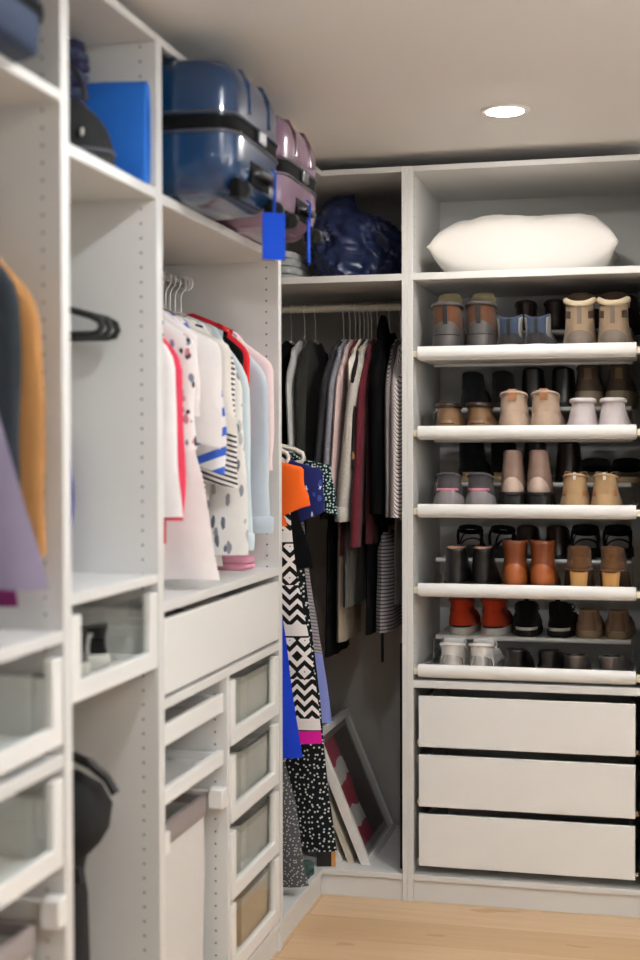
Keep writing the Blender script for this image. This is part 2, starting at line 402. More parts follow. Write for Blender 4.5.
def uplight(y, label):  # lamps added out of view to brighten the ceiling
    t = thing('added_uplight', label, 'added fill lamp', (XR + 2, y, 176), group='added fill uplights')
    R = []
    for z, r in ((0, 5), (1, 8), (6, 12.5), (10, 15), (10, 14.6), (6, 12), (2, 7.5)):
        R.append([(-r * abs(math.sin(q)) * (1 if 0 < k < 20 else 0), r * 1.2 * math.cos(q), z) for k, q in enumerate([PI * k / 20 for k in range(21)])])
    MB().loft(R, True, True, True).build('shade', LACQ, t, smooth=True, ang=50)
    MB().lathe((-6, 0, 3.2), [(4.5, 0), (4.5, .8), (3.5, 1.2), (.01, 1.3)], 28).build('bulb', LENS_FILL, t, smooth=True)
uplight(-150, 'added unseen half bowl uplight on the right wall, farther one')
uplight(-330, 'added unseen half bowl uplight on the right wall, nearer one')

# ------------------------------------------------------------------ hangers and clothes
# local frame of everything on a rail: origin on the rail's axis, x along the shoulders, y along the rail
def hook_pts(neck):
    pts = [(-1.75 * math.cos(a), 0, -.3 + 1.75 * math.sin(a)) for a in [math.radians(v) for v in range(-35, 181, 18)]]
    return pts + [(1.7, 0, -1.2), (1.2, 0, -2.4), (.4, 0, -3.4), (0, 0, -4.4), (0, 0, neck)]
HOOKS = {}
def hanger(loc, rz, label, group, hw=19, neck=-10.5, drop=6.0, mat=HANGW, thick=.55, yaw=0.0, bar=True, hook=CHROME, cat='hanger'):
    key = (hw, neck, drop, mat.name, thick, bar)
    if key in HOOKS: return dup(HOOKS[key], label, loc, rz + yaw)
    t = thing('clothes_hanger', label, cat, loc, rz + yaw, group)
    MB().tube(hook_pts(neck), .2, 6).build('hook', hook, t, smooth=True)
    pts = []
    for s in (-1, 1):
        half = [(0, neck), (hw * .2, neck - .5), (hw * .55, neck - drop * .42), (hw * .88, neck - drop * .86), (hw * .98, neck - drop * 1.1), (hw, neck - drop * 1.4)]
        if bar: half += [(hw * .97, neck - drop * 1.68), (hw * .88, neck - drop * 1.75), (hw * .4, neck - drop * 1.75), (0, neck - drop * 1.75)]
        pts.append([(s * x, 0, z) for x, z in half])
    if bar: MB().tube(pts[1] + pts[0][::-1][1:-1], thick, 8, closed=True, flat=.75).build('frame', mat, t, smooth=True, ang=60)
    else: MB().tube(pts[0][::-1] + pts[1][1:], thick, 8, flat=.8).build('frame', mat, t, smooth=True, ang=60)
    HOOKS[key] = t
    return t
def garment(name, label, cat, group, loc, rz, mat, hw=18.5, hem=-75, hemw=None, th=1.5, top=-11, drop=5.2, neck=6, sleeve=None, slmat=None,
            seed=0, yaw=0.0, fold=.95, lean=0.0, collar=None, cuff=None, hemmat=None, hanglab=None, hanger_mat=HANGW, hang=True, hood=None, hemslope=0.0, hthick=.45, hhw=None, hbar=False, sway=0.0):
    """A piece of clothing on its hanger: a closed double sheet for the body, tubes for the sleeves."""
    r = random.Random(seed); hemw = hemw or hw * .98
    t = thing(name, label, cat, loc, rz + yaw, group)
    NX, NZ = 22, 26; ph = [r.uniform(0, 6.28) for _ in range(4)]
    def ztop(u):
        a = abs(u) * hw
        if a < neck: return top - .3 - (neck - a) / neck * 1.2
        return top - drop * ((a - neck) / max(.1, hw - neck)) ** 1.15
    def pt(u, v, s):
        w = hw * (1 - .06 * math.sin(PI * min(1, v * 1.6))) + (hemw - hw) * v ** 1.1
        zt = ztop(u); z = zt + (hem + hemslope * u - zt) * v
        x = u * w + lean * v
        k = max(0, 1 - abs(u) ** 4) ** .5
        tv = th * (.35 + .65 * sstep(0, .18, v)) * k
        amp = fold * v ** .7
        f = amp * (math.sin(u * 7 + ph[0] + v * 1.3) * .6 + math.sin(u * 15 + ph[1] - v * 2) * .35 * v) + .5 * amp * fbm(u * 2 + seed, v * 3, s * .3)
        fx = .5 * amp * math.sin(v * 9 + ph[2]) * abs(u)
        return (x + fx, s * tv + f * .75 + sway * v, z + .25 * amp * math.sin(u * 9 + ph[3]) * v)
    rings = []
    for i in range(NZ):
        v = (i / (NZ - 1)) ** 1.1
        row = [pt(-1 + 2 * j / NX, v, 1) for j in range(NX + 1)] + [pt(1 - 2 * j / NX, v, -1) for j in range(1, NX)]
        rings.append(row)
    body = MB().loft(rings, False, False)
    # close the shoulders, turn the hem in
    n = NX + 1; m = len(rings[0])
    for j in range(NX):
        a, b = j, j + 1; c = (m - j) % m; d = m - j - 1
        if d == n - 1: d = b
        if j == 0: body.f.append((a, b, d))
        elif d == b: body.f.append((a, b, c))
        else: body.f.append((a, b, d, c))
    inner = [(p[0] * .97, p[1] * .5, p[2] + 2.5) for p in rings[-1]]
    body.loft([rings[-1], inner], False, True)
    if hemmat:
        kz = int(NZ * hemmat[1]); b2 = MB().loft(rings[kz:], False, False); b1 = MB().loft(rings[:kz + 1], False, False)
        for j in range(NX):
            a, b = j, j + 1; c = (m - j) % m; d = m - j - 1
            b1.f.append((a, b, d, c) if (j and d != n - 1) else ((a, b, d) if j == 0 else (a, b, c)))
        b2.loft([rings[-1], inner], False, True)
        b1.build('body', mat, t, smooth=True, ang=70); b2.build('hem_band', hemmat[0], t, smooth=True, ang=70)
    else: body.build('body', mat, t, smooth=True, ang=70)
    if sleeve:
        for s in (1, -1):
            sl = dict(len=45, out=2, rx=5.5, ry=1.7, rx1=4, ry1=1.5, fwd=0.0, up=0.0); sl.update(sleeve)
            q = [r.uniform(0, 6.28) for _ in range(3)]
            z0 = ztop(1) + 1.6; R = []; NS = 18; L = sl['len']
            for i in range(NS):
                v = i / (NS - 1)
                x = hw - 3.2 + (3.2 + sl['out']) * sstep(0, .3, v) + sl['out'] * .4 * v
                z = z0 - L * v; y = sl['fwd'] * v * s * 0 + sl['fwd'] * v
                rx = (sl['rx'] + (sl['rx1'] - sl['rx']) * v) * (.25 + .75 * sstep(-.02, .16, v)); ry = (sl['ry'] + (sl['ry1'] - sl['ry']) * v) * (.45 + .55 * sstep(0, .15, v))
                wob = fold * .6 * math.sin(v * 11 + q[0]) * v
                ring = []
                for k in range(16):
                    a = 2 * PI * k / 16
                    bump = 1 + .12 * fold * math.sin(3 * a + q[1] + v * 5) * v
                    zz = z + (-.55 * rx * math.cos(a)) * max(0, 1 - v * 4) * .9
                    if sl.get('slant'): zz += -sl['slant'] * math.cos(a) * sstep(.5, 1, v)
                    ring.append((s * (x + rx * math.cos(a) * bump) + wob * .5, y + ry * math.sin(a) * bump + wob * .4, zz))
                R.append(ring)
            last = R[-1]; cx = sum(p[0] for p in last) / 16; cy = sum(p[1] for p in last) / 16
            R.append([(cx + (p[0] - cx) * .9, cy + (p[1] - cy) * .8, p[2] + .1) for p in last])
            R.append([(cx + (p[0] - cx) * .8, cy + (p[1] - cy) * .6, p[2] + 3) for p in last])
            so = MB().loft(R).build('sleeve', slmat or mat, t, smooth=True, ang=70)
            if cuff and s == 1:
                C = []
                for g, dz in ((1.0, 3.2), (1.12, 2.9), (1.12, .1), (1.06, -1.6), (.8, -1.7)):
                    C.append([(cx + (p[0] - cx) * g, cy + (p[1] - cy) * g, p[2] + dz) for p in last])
                MB().loft(C).build('cuff', cuff, so, smooth=True, ang=60)
    if collar:
        pts = [(neck * 1.0 * math.cos(a), (th * .5 + .45) * math.sin(a), top - .3 - (2.2 if math.sin(a) < 0 else .6) * abs(math.sin(a))) for a in [2 * PI * k / 20 for k in range(20)]]
        MB().tube(pts, .55, 6, closed=True).build('neckband', collar, t, smooth=True, ang=80)
    if hood:
        R = []
        for i in range(9):
            v = i / 8; rr = math.sin(PI * min(1, .12 + v * .8)) ** .6
            R.append([(hood[0] + 5.5 * rr * math.cos(2 * PI * k / 14), 2.0 * rr * math.sin(2 * PI * k / 14), top - 9 + hood[1] * v) for k in range(14)])
        MB().loft(R).build('hood', slmat or mat, t, smooth=True, ang=80)
    if hang:
        hl = hanglab or ('hanger of ' + label)
        hanger(loc, rz, hl, 'hangers with clothes on them', hw=hhw or max(12, round(hw) - 1.6), neck=top + (1.0 if hhw else 0), drop=drop * .92, mat=hanger_mat, bar=hbar, yaw=yaw, thick=hthick)
    return t
def cloth(name, col, **k):
    k.setdefault('rough', .9); k.setdefault('spec', .25); k.setdefault('var', .05); k.setdefault('sheen', .08); k.setdefault('bump', .12); k.setdefault('bscale', 420)
    return M(name, col, **k)
C_white = cloth('white_cotton', '#efeae8'); C_white2 = cloth('soft_white_jersey', '#f0e8e6'); C_cream = cloth('cream_cotton', '#e9e2d8')
C_pink = cloth('coral_red_cotton', '#d8405a'); C_lav = cloth('pale_lavender_cotton', '#c9c8dc'); C_mint = cloth('pale_blue_cotton', '#cfdde2')
C_red = cloth('red_knit', '#d2252f'); C_sweat = cloth('grey_blue_sweatshirt', '#bcc8d2'); C_ppink = cloth('pale_pink_cotton', '#ecd5d6'); C_mauve = cloth('mauve_cotton', '#cf8d9e')
C_black = cloth('black_cotton', '#0c0c0e', sheen=0, spec=.15); C_char = cloth('charcoal_wool', '#2b2b2e', pat=p_knit('#232326', 300)); C_navy = cloth('navy_cotton', '#1d2450')
C_flor = cloth('white_black_floral', '#eeeae8', pat=p_floral(34, ['#7c7f94', '#2a2228', '#c4808e'], .36))
C_leaf = cloth('white_leaf_print', '#ece9e4', pat=p_floral(30, ['#8f9099', '#bdbcbc', '#6d7280', '#c9c59a'], .33, .4))
C_bw = cloth('black_white_stripe', '#eee9e5', pat=p_stripes('z', .0135, '#1d1618', .45, .35))
C_bs = cloth('blue_white_stripe', '#eeeaea', pat=p_stripes('z', .05, '#3c62c4', .45, -.35))
C_royal = cloth('royal_blue_trim', '#2a52b8')
C_orange = cloth('orange_cotton', '#f2661c'); C_cobalt = cloth('cobalt_blue', '#1338b8')
C_nfl = cloth('navy_floral', '#1e2460', pat=p_floral(30, ['#d5d6e4', '#3a4a90'], .34))
C_dot = cloth('black_white_dots', '#0e1316', pat=p_dots(62, .20, '#cfd2cc', .8)); C_dot2 = cloth('black_teal_dots', '#0c1316', pat=p_dots(100, .3, '#a9c7c4', .6))
C_gdot = cloth('grey_speckled_dots', '#4c4e50', pat=p_dots(90, .2, '#a9aaa6', .9))
C_geo = cloth('black_white_geometric', '#efe8e4', pat=p_geo('#0f0d0e')); C_mag = cloth('magenta_cotton', '#d6179a')
C_hound = cloth('grey_houndstooth', '#a7a1a3', pat=p_stripes('z', .011, '#6d676c', .45, .15)); C_peri = cloth('periwinkle_cotton', '#8a96d8')
C_wnavy = cloth('white_navy_print', '#dcdbe6', pat=p_floral(24, ['#22307a'], .5))
C_lgrey = cloth('light_grey_knit', '#b9bab8'); C_heath = cloth('heather_grey_knit', '#8f8e98', pat=p_knit('#76767f', 260)); C_wine = cloth('dark_red_cotton', '#6e1220')
C_burg = cloth('burgundy_knit', '#5c1a26'); C_oat = cloth('oatmeal_knit', '#b9b4ab', pat=p_knit('#aca79f', 220)); C_olive = cloth('olive_grey_knit', '#5d5a52', pat=p_stripes('x', .012, '#4a4842', .4))
C_khaki = cloth('khaki_cotton', '#a49480'); C_taupe = cloth('taupe_wool', '#6b625b'); C_tweed = cloth('grey_tweed', '#a39a98', pat=p_stripes('z', .008, '#3c3637', .5, .6))
C_herr = cloth('white_black_herringbone', '#d9d0ce', pat=p_chevron(.018, .013, '#5c5256', .36, 1.9)); C_velvet = cloth('black_velvet_cloth', '#050506', sheen=0.0, spec=.1)
C_blush = cloth('blush_cotton', '#cdb6b2', pat=p_stripes('x', .03, '#b79a98', .3)); C_tanblk = cloth('black_tan_print', '#17120f', pat=p_floral(22, ['#a07a52'], .3))
C_rib = cloth('ribbed_grey_knit', '#9a9496', pat=p_stripes('z', .012, '#4a4448', .4)); C_dk = cloth('dark_olive_wool', '#24231f'); C_steel = cloth('slate_cotton', '#3a3f47')
C_tan = cloth('tan_wool', '#b07f4c'); C_tealgrey = cloth('dark_slate_wool', '#2e353b'); C_lilac = cloth('lilac_cotton', '#9d94ae'); C_dnavy = cloth('dusty_navy', '#39415a'); C_purple = cloth('purple_cotton', '#3d2f86')
R3 = 194.5
def u3(label, Y, mat, cat='shirt', name='shirt', group=None, X=-28.0, rz=0.0, rail=R3, **k):
    return garment(name, label, cat, group, (X, Y, rail), rz, mat, **k)
# --- wide left wardrobe, from the nearest to the farthest
u3('white top nearest on the rail of light tops, half behind the wardrobe side', -134.5, C_white, hem=-68, hemw=20, hw=18, sleeve=dict(len=49, out=2, rx=5.5, rx1=5.5), seed=1, drop=6)
u3('coral red top second from the near end of the light tops', -129.0, C_pink, hem=-71, hemw=21, sleeve=dict(len=50, out=2.2, rx=5, rx1=4.6), seed=2, drop=6, hw=18)
u3('white blouse with black and grey flower print and short sleeves', -123.5, C_flor, cat='blouse', name='blouse', hem=-62, sleeve=dict(len=34, out=1.6, rx=6.5, rx1=6.2), seed=3)
u3('long plain white dress hanging almost down to the shelf', -117.0, C_white2, cat='dress', name='dress', hem=-80.5, hemw=31, hw=19, th=2.0, seed=4, fold=1.0, sleeve=dict(len=26, out=1.0, rx=5.5, rx1=5.0))
u3('plain white short sleeved top with a wide straight sleeve edge', -110.5, C_white, hem=-64, sleeve=dict(len=32, out=2.2, rx=7.5, rx1=8.0, slant=2.0), seed=5)
u3('lavender top with blue and white striped sleeve', -104.5, C_lav, hem=-76, hemw=20.5, sleeve=dict(len=38, out=2.0, rx=6.0, rx1=6.8, slant=2.5), slmat=C_bs, seed=6)
u3('cream top with royal blue neckband', -99.0, C_cream, hem=-62, sleeve=dict(len=30, out=2.4, rx=6.8, rx1=7.0), collar=C_royal, seed=7)
u3('black and white striped tee', -93.0, C_bw, hem=-79, hemw=19, sleeve=dict(len=43, out=2.4, rx=6.2, rx1=6.0, slant=1.0), seed=8)
u3('white blouse printed with grey leaves, long sleeved', -86.5, C_leaf, cat='blouse', name='blouse', hem=-78, hemw=20.5, sleeve=dict(len=62, out=2.8, rx=5.6, rx1=6.0), seed=9)
u3('cream blouse hanging between the leaf print blouse and the pale blue cardigan', -81.0, C_cream, cat='blouse', name='blouse', hem=-80, hemw=20, seed=10, hw=17)
u3('pale blue cardigan with long sleeve reaching low', -75.5, C_mint, cat='cardigan', name='cardigan', hem=-72, sleeve=dict(len=60, out=2.4, rx=5.2, rx1=4.2), seed=11, cuff=C_mint)
u3('thin black top behind the pale blue cardigan', -70.5, C_black, hem=-56, th=1.2, hw=18.2, seed=12, sleeve=dict(len=30, out=.6, rx=4.2, rx1=3.6, ry=1.3, ry1=1.2))
u3('red cardigan glowing between black top and grey sweatshirt', -66.8, C_red, cat='cardigan', name='cardigan', hem=-60, th=1.3, hw=18.6, seed=13, sleeve=dict(len=34, out=.8, rx=4.4, rx1=3.4, ry=1.4, ry1=1.3), top=-10)
u3('grey blue sweatshirt with ribbed cuff near the far side panel', -62.5, C_sweat, cat='sweatshirt', name='sweatshirt', hem=-68, th=1.5, seed=14, sleeve=dict(len=56, out=3.4, rx=5.6, rx1=4.8), cuff=C_sweat)
u3('pale pink long sleeved top last on the rail of light tops', -57.6, C_ppink, hem=-64, hw=18.8, th=1.3, seed=15, sleeve=dict(len=40, out=3.0, rx=5.6, rx1=5.0, ry=1.4, ry1=1.3), hemmat=(C_mauve, .82))
# a folded mauve garment on the shelf below
def folded(name, label, cat, x0, x1, y0, y1, z0, layers, mats, rz=0, group=None):
    cx, cy = (x0 + x1) / 2, (y0 + y1) / 2
    t = thing(name, label, cat, (cx, cy, z0), rz, group); z = 0; r = random.Random(len(label))
    for i in range(layers):
        h = 1.7 + r.random() * .6; a = (x1 - x0) / 2 - r.random() * .8; b = (y1 - y0) / 2 - r.random() * .8
        R = []
        for zz, g in ((0, .93), (.25, .99), (h * .5, 1), (h - .25, .985), (h, .92)):
            R.append([(g * a * max(-1, min(1, 1.25 * math.cos(q))) + .25 * math.sin(5 * q + i), g * b * max(-1, min(1, 1.25 * math.sin(q))) + .2 * math.cos(4 * q), z + zz) for q in [2 * PI * k / 32 for k in range(32)]])
        MB().loft(R).build('folded_layer', mats[i % len(mats)], t, smooth=True, ang=60); z += h
    return t
folded('folded_shirt', 'mauve folded top lying on the shelf below the grey blue sweatshirt', 'folded clothes', -30, -6, -66, -54, 111.8, 2, [C_mauve])

# --- back rail of the corner wardrobe: shoulders point into the room
RB = 194.5
def cb(label, X, mat, cat='shirt', name='shirt', yaw=0.0, **k):
    k.setdefault('th', .95); k.setdefault('fold', .45); k.setdefault('hthick', .4)
    s = k.pop('sleeve', None)
    if s is not None:
        s = dict(s); s.setdefault('rx', 5.2); s.setdefault('rx1', 4.4); s.setdefault('ry', 1.15); s.setdefault('ry1', 1.1)
    return garment(name, label, cat, None, (X, 28, RB), -HALF, mat, yaw=yaw, sleeve=s, **k)
cb('black coat at the left end of the back rail', -17.6, C_black, 'coat', 'coat', hem=-88, sleeve=dict(len=52, ry=1.5, ry1=1.5), seed=21, th=1.4)
cb('light grey cardigan among the black coats left of the gap on the rail', -12.8, C_lgrey, 'cardigan', 'cardigan', hem=-60, sleeve=dict(len=50, rx=6, rx1=4, ry=1.5, fwd=1.8), seed=22, sway=2)
cb('dark olive jacket just left of the gap on the back rail', -9.0, C_dk, 'jacket', 'jacket', hem=-70, sleeve=dict(len=46, ry=1.6), seed=23, th=1.3)
cb('charcoal wool jacket first on the right of the rail gap', 1.0, C_char, 'jacket', 'jacket', hem=-72, sleeve=dict(len=48, ry=1.5, ry1=1.4, fwd=-4.6), seed=24, sway=-4, th=1.1)
cb('heather grey knit jumper beside the charcoal jacket', 3.2, C_heath, 'jumper', 'jumper', hem=-66, sleeve=dict(len=54, ry=1.7, ry1=1.7, fwd=-3.8), seed=25, sway=-3.5, th=1.1)
cb('blush pink shirt with a thin visible edge beside the heather jumper', 5.2, C_blush, hem=-64, sleeve=dict(len=48, fwd=-3), seed=26, sway=-3)
cb('dark red dress hanging lower than the blush shirt', 6.8, C_wine, 'dress', 'dress', hem=-84, seed=27, sway=-3.5, hw=16)
cb('cream short top beside the dark red dress', 8.2, C_cream, hem=-58, sleeve=dict(len=20, ry=1.0), seed=28, sway=-2, hw=17)
cb('black top with tan print beside the oatmeal cardigan', 9.6, C_tanblk, hem=-74, sleeve=dict(len=40), seed=29)
cb('oatmeal cardigan with long loose sleeve in the middle of the back rail', 10.8, C_oat, 'cardigan', 'cardigan', hem=-66, sleeve=dict(len=56, rx=6.4, rx1=4.8, ry=2.0, ry1=2.3, fwd=-5.5), seed=30, sway=-3, cuff=C_oat, th=1.1)
cb('ribbed olive grey skirt hanging below the oatmeal cardigan', 5.4, C_olive, 'skirt', 'skirt', hem=-101, top=-64, hw=17, hemw=20, th=1.5, drop=1, neck=10, hang=False, seed=31)
cb('khaki trousers with low hem under the olive skirt', 2.6, C_khaki, 'trousers', 'trousers', hem=-113, top=-66, hw=15, hemw=17.5, th=1.6, drop=1, neck=10, hang=False, seed=32)
cb('black trousers left of the khaki pair on the back rail', -1.2, C_black, 'trousers', 'trousers', hem=-118, top=-70, hw=15, hemw=17, th=1.3, drop=1, neck=10, hang=False, seed=33)
cb('burgundy knit jumper left of the black velvet coat', 12.9, C_burg, 'jumper', 'jumper', hem=-80, sleeve=dict(len=66, ry=1.5, ry1=1.8, fwd=-3.5), seed=34, th=1.1)
cb('black velvet hooded coat rising above its neighbours on the back rail', 17.0, C_velvet, 'coat', 'coat', hem=-74, sleeve=dict(len=58, rx=6.5, ry=2.7, ry1=2.5), seed=36, th=2.0, top=-8, hood=(11, 13))
cb('black trousers under the velvet coat', 12.6, C_black, 'trousers', 'trousers', hem=-110, top=-66, hw=16, hemw=18, th=1.5, drop=1, neck=10, hang=False, seed=45)
cb('grey tweed jacket between the velvet coat and the herringbone coat', 20.9, C_tweed, 'jacket', 'jacket', hem=-68, sleeve=dict(len=56, rx=5.4, ry=1.1, ry1=1.1), seed=37)
cb('taupe wool skirt below the tweed jacket', 22.0, C_taupe, 'skirt', 'skirt', hem=-100, top=-62, hw=16, hemw=16, th=1.2, drop=1, neck=10, hang=False, seed=38)
cb('white and black herringbone coat last on the back rail', 23.6, C_herr, 'coat', 'coat', hem=-72, sleeve=dict(len=56, rx=6.4, rx1=6.8, ry=2.0, ry1=2.2), seed=39, th=.9, hw=18)
k = cb('ribbed grey knit with black belt strap below the tweed jacket', 17.6, C_rib, 'jumper', 'jumper', hem=-109, top=-76, hw=17, hemw=19, th=3.0, drop=2, neck=8, hang=False, seed=40)
MB().box(15.4, 17.2, -.3, .3, -119, -106).build('belt_strap', C_black, k, bevel=.1)
# --- lower rail along the left wall in the corner
RL = 160.0
def lo(label, Y, mat, cat, name, **k):
    return garment(name, label, cat, None, (-28, Y, RL), 0.0, mat, **k)
lo('white and navy printed dress mostly hidden behind the wardrobe side', -44, C_wnavy, 'dress', 'dress', hem=-78, hw=20, hemw=25, seed=51, top=-10, hemmat=(C_cobalt, .5))
lo('cobalt blue dress hanging nearest in the corner', -36, C_cobalt, 'dress', 'dress', hem=-107, hw=19.5, hemw=30, seed=52, fold=.8)
lo('grey speckled long skirt low behind the blue dress', -29, C_gdot, 'skirt', 'skirt', hem=-148, top=-80, hw=19, hemw=31, seed=53, th=2.2, drop=1, neck=12, hang=False, fold=1.2)
lo('orange wide sleeved blouse on a white hanger in the corner', -18, C_orange, 'blouse', 'blouse', hem=-38, hw=16.5, hemw=21, sleeve=dict(len=20, out=3.0, rx=6.5, rx1=7.4, slant=-3.0, ry=1.8), seed=54, hthick=.9, hhw=21.5, hbar=True, hanglab='white plastic hanger carrying the orange blouse')
lo('black and white geometric dress with magenta hem band', -10.5, C_geo, 'dress', 'dress', hem=-108, hw=19, hemw=30.5, seed=55, fold=.7, hemmat=(C_mag, .955))
lo('navy floral blouse behind the orange one', -4.5, C_nfl, 'blouse', 'blouse', hem=-36, hw=17.5, hemw=22, sleeve=dict(len=22, out=4.6, rx=6, rx1=6.6, slant=-3, ry=1.7), seed=56, hthick=1.0, hhw=23, hbar=True, hanglab='white plastic hanger carrying the navy floral blouse')
lo('black skirt below the navy floral blouse', -6.6, C_black, 'skirt', 'skirt', hem=-52, top=-22, hw=21, hemw=26, th=1.2, drop=1, neck=12, hang=False, seed=57)
lo('long black dress with white dots reaching the wardrobe base', 2.0, C_dot, 'dress', 'dress', hem=-146, hw=19.5, hemw=31, seed=58, th=1.8, fold=1.1, lean=1.0, sleeve=dict(len=18, out=4.8, rx=6, rx1=6, slant=3, ry=1.2, ry1=1.2), slmat=C_dot2)
lo('grey houndstooth dress with periwinkle hem behind the dotted dress', 7.5, C_hound, 'dress', 'dress', hem=-105, hw=18.5, hemw=29, seed=59, th=1.2, hemmat=(C_peri, .76))
# --- nearest wardrobe on the left
R1 = 203.0
def n1(label, Y, mat, cat, name, **k): return garment(name, label, cat, None, (-28, Y, R1), 0.0, mat, **k)
n1('tan wool coat hanging against the side panel of the nearest wardrobe', -209.5, C_tan, 'coat', 'coat', hem=-74, hw=16.5, sleeve=dict(len=60, out=4.6, rx=5.5, rx1=4.6, ry=2.0), seed=61, drop=7, th=1.8)
n1('dark slate jacket between the tan coat and the lilac top', -215.2, C_tealgrey, 'jacket', 'jacket', hem=-72, hw=17.6, sleeve=dict(len=50, out=2.4, rx=5.2, rx1=4.8, ry=1.8), seed=62, drop=7, th=1.6)
n1('lilac top with flared hem in the nearest wardrobe', -221, C_lilac, 'top', 'top', hem=-81, hw=17.5, hemw=33, seed=63, th=2.2, fold=1.4)
n1('magenta top with its hem peeping out below the lilac top', -213, cloth('dark_magenta', '#7c2a62'), 'top', 'top', hem=-85, hw=15.5, hemw=23.5, seed=65, th=1.1)
n1('dusty navy top in front of the lilac top', -227, C_dnavy, 'top', 'top', hem=-87, hw=16, hemw=27, seed=64, th=2.0)
# bare black hangers and a purple scarf in the narrow wardrobe
for Y, lb in ((-157.2, 'bare black velvet hanger closest to the far side panel'), (-161.6, 'bare black velvet hanger in the middle of the three'), (-166.0, 'bare black velvet hanger nearest the viewer of the three')):
    hanger((-28, Y, 187), 0, lb, 'bare black hangers', hw=20.5, neck=-9.2, drop=4.4, mat=VELV, thick=1.05)
sc = thing('scarf', 'narrow purple scarf hanging low in the narrow wardrobe', 'scarf', (-22.8, -158, 147))
MB().loft([[(x + 1.2 * math.sin(z * .15), y + .2 * math.sin(x + z * .2), -z) for x, y in ((-5, -.5), (-2, -.8), (1, -.6), (4, -.4), (4, .4), (1, .7), (-2, .6), (-5, .5))] for z in range(0, 31, 3)]).build('cloth', C_purple, sc, smooth=True)

# ------------------------------------------------------------------ shoes: origin under the heel, toe along +y
def interp(xs, v):
    for (a, p), (b, q) in zip(xs, xs[1:]):
        if v <= b: return p + (q - p) * sstep(a, b, v)
    return xs[-1][1]
class Last:
    def __init__(s, L=28, wh=3.5, wb=4.9, sole=2.4, zh=9, coll=10, heel=0.0, narrow=.16, flare=0.0, rise=1.0, toe=4.6, lean=.5, bulge=.0, ears=0.0, base_b=.08):
        s.__dict__.update(locals())
    def lift(s, y): return s.heel * (1 - sstep(.30 * s.L, .66 * s.L, y))
    def base(s, y): 
        q = min(1, max(0, y / s.L)); return interp([(0, s.wh), (.35, s.wh * 1.02), (.70, s.wb), (.88, s.wb * .84), (1.0, s.wb * .5)], q)
    def span(s, z):                         # z above the sole
        H = s.zh - s.sole; t = z / H; yi = s.L * .60
        if z < s.toe: yf = yi + (s.L - yi) * max(0, 1 - (z / s.toe) ** 2.2) ** .5
        else: yf = yi + (s.coll - yi) * ((z - s.toe) / max(.5, H - s.toe)) ** .8
        if H <= s.toe: yf = max(yf, s.coll)
        yb = s.lean * math.sin(PI * min(1, t * 1.05)) - s.bulge * math.sin(PI * min(1, t * 1.6)) * .6
        return yb, max(yf, yb + 4)
    def pt(s, th, t, off=0.0):              # th: 0 = toe, pi = heel
        H = s.zh - s.sole; z = H * t; yb, yf = s.span(z); yc = (yb + yf) / 2; a = (yf - yb) / 2 + off
        c, sn = math.cos(th), math.sin(th); y = yc + a * math.copysign(abs(c) ** .9, c)
        n = 1 - s.narrow * sstep(.05, 1.0, t) + s.flare * sstep(.55, 1, t) + s.base_b * math.exp(-((t - .16) / .18) ** 2)
        w = s.base(y) * n + off
        x = w * math.copysign(abs(sn) ** .75, sn)
        zz = s.sole + z + s.rise * t ** 3 * (-c) * .9 + s.ears * t ** 3 * (sn * sn - .3) + s.lift(y)
        return (x, y, zz)
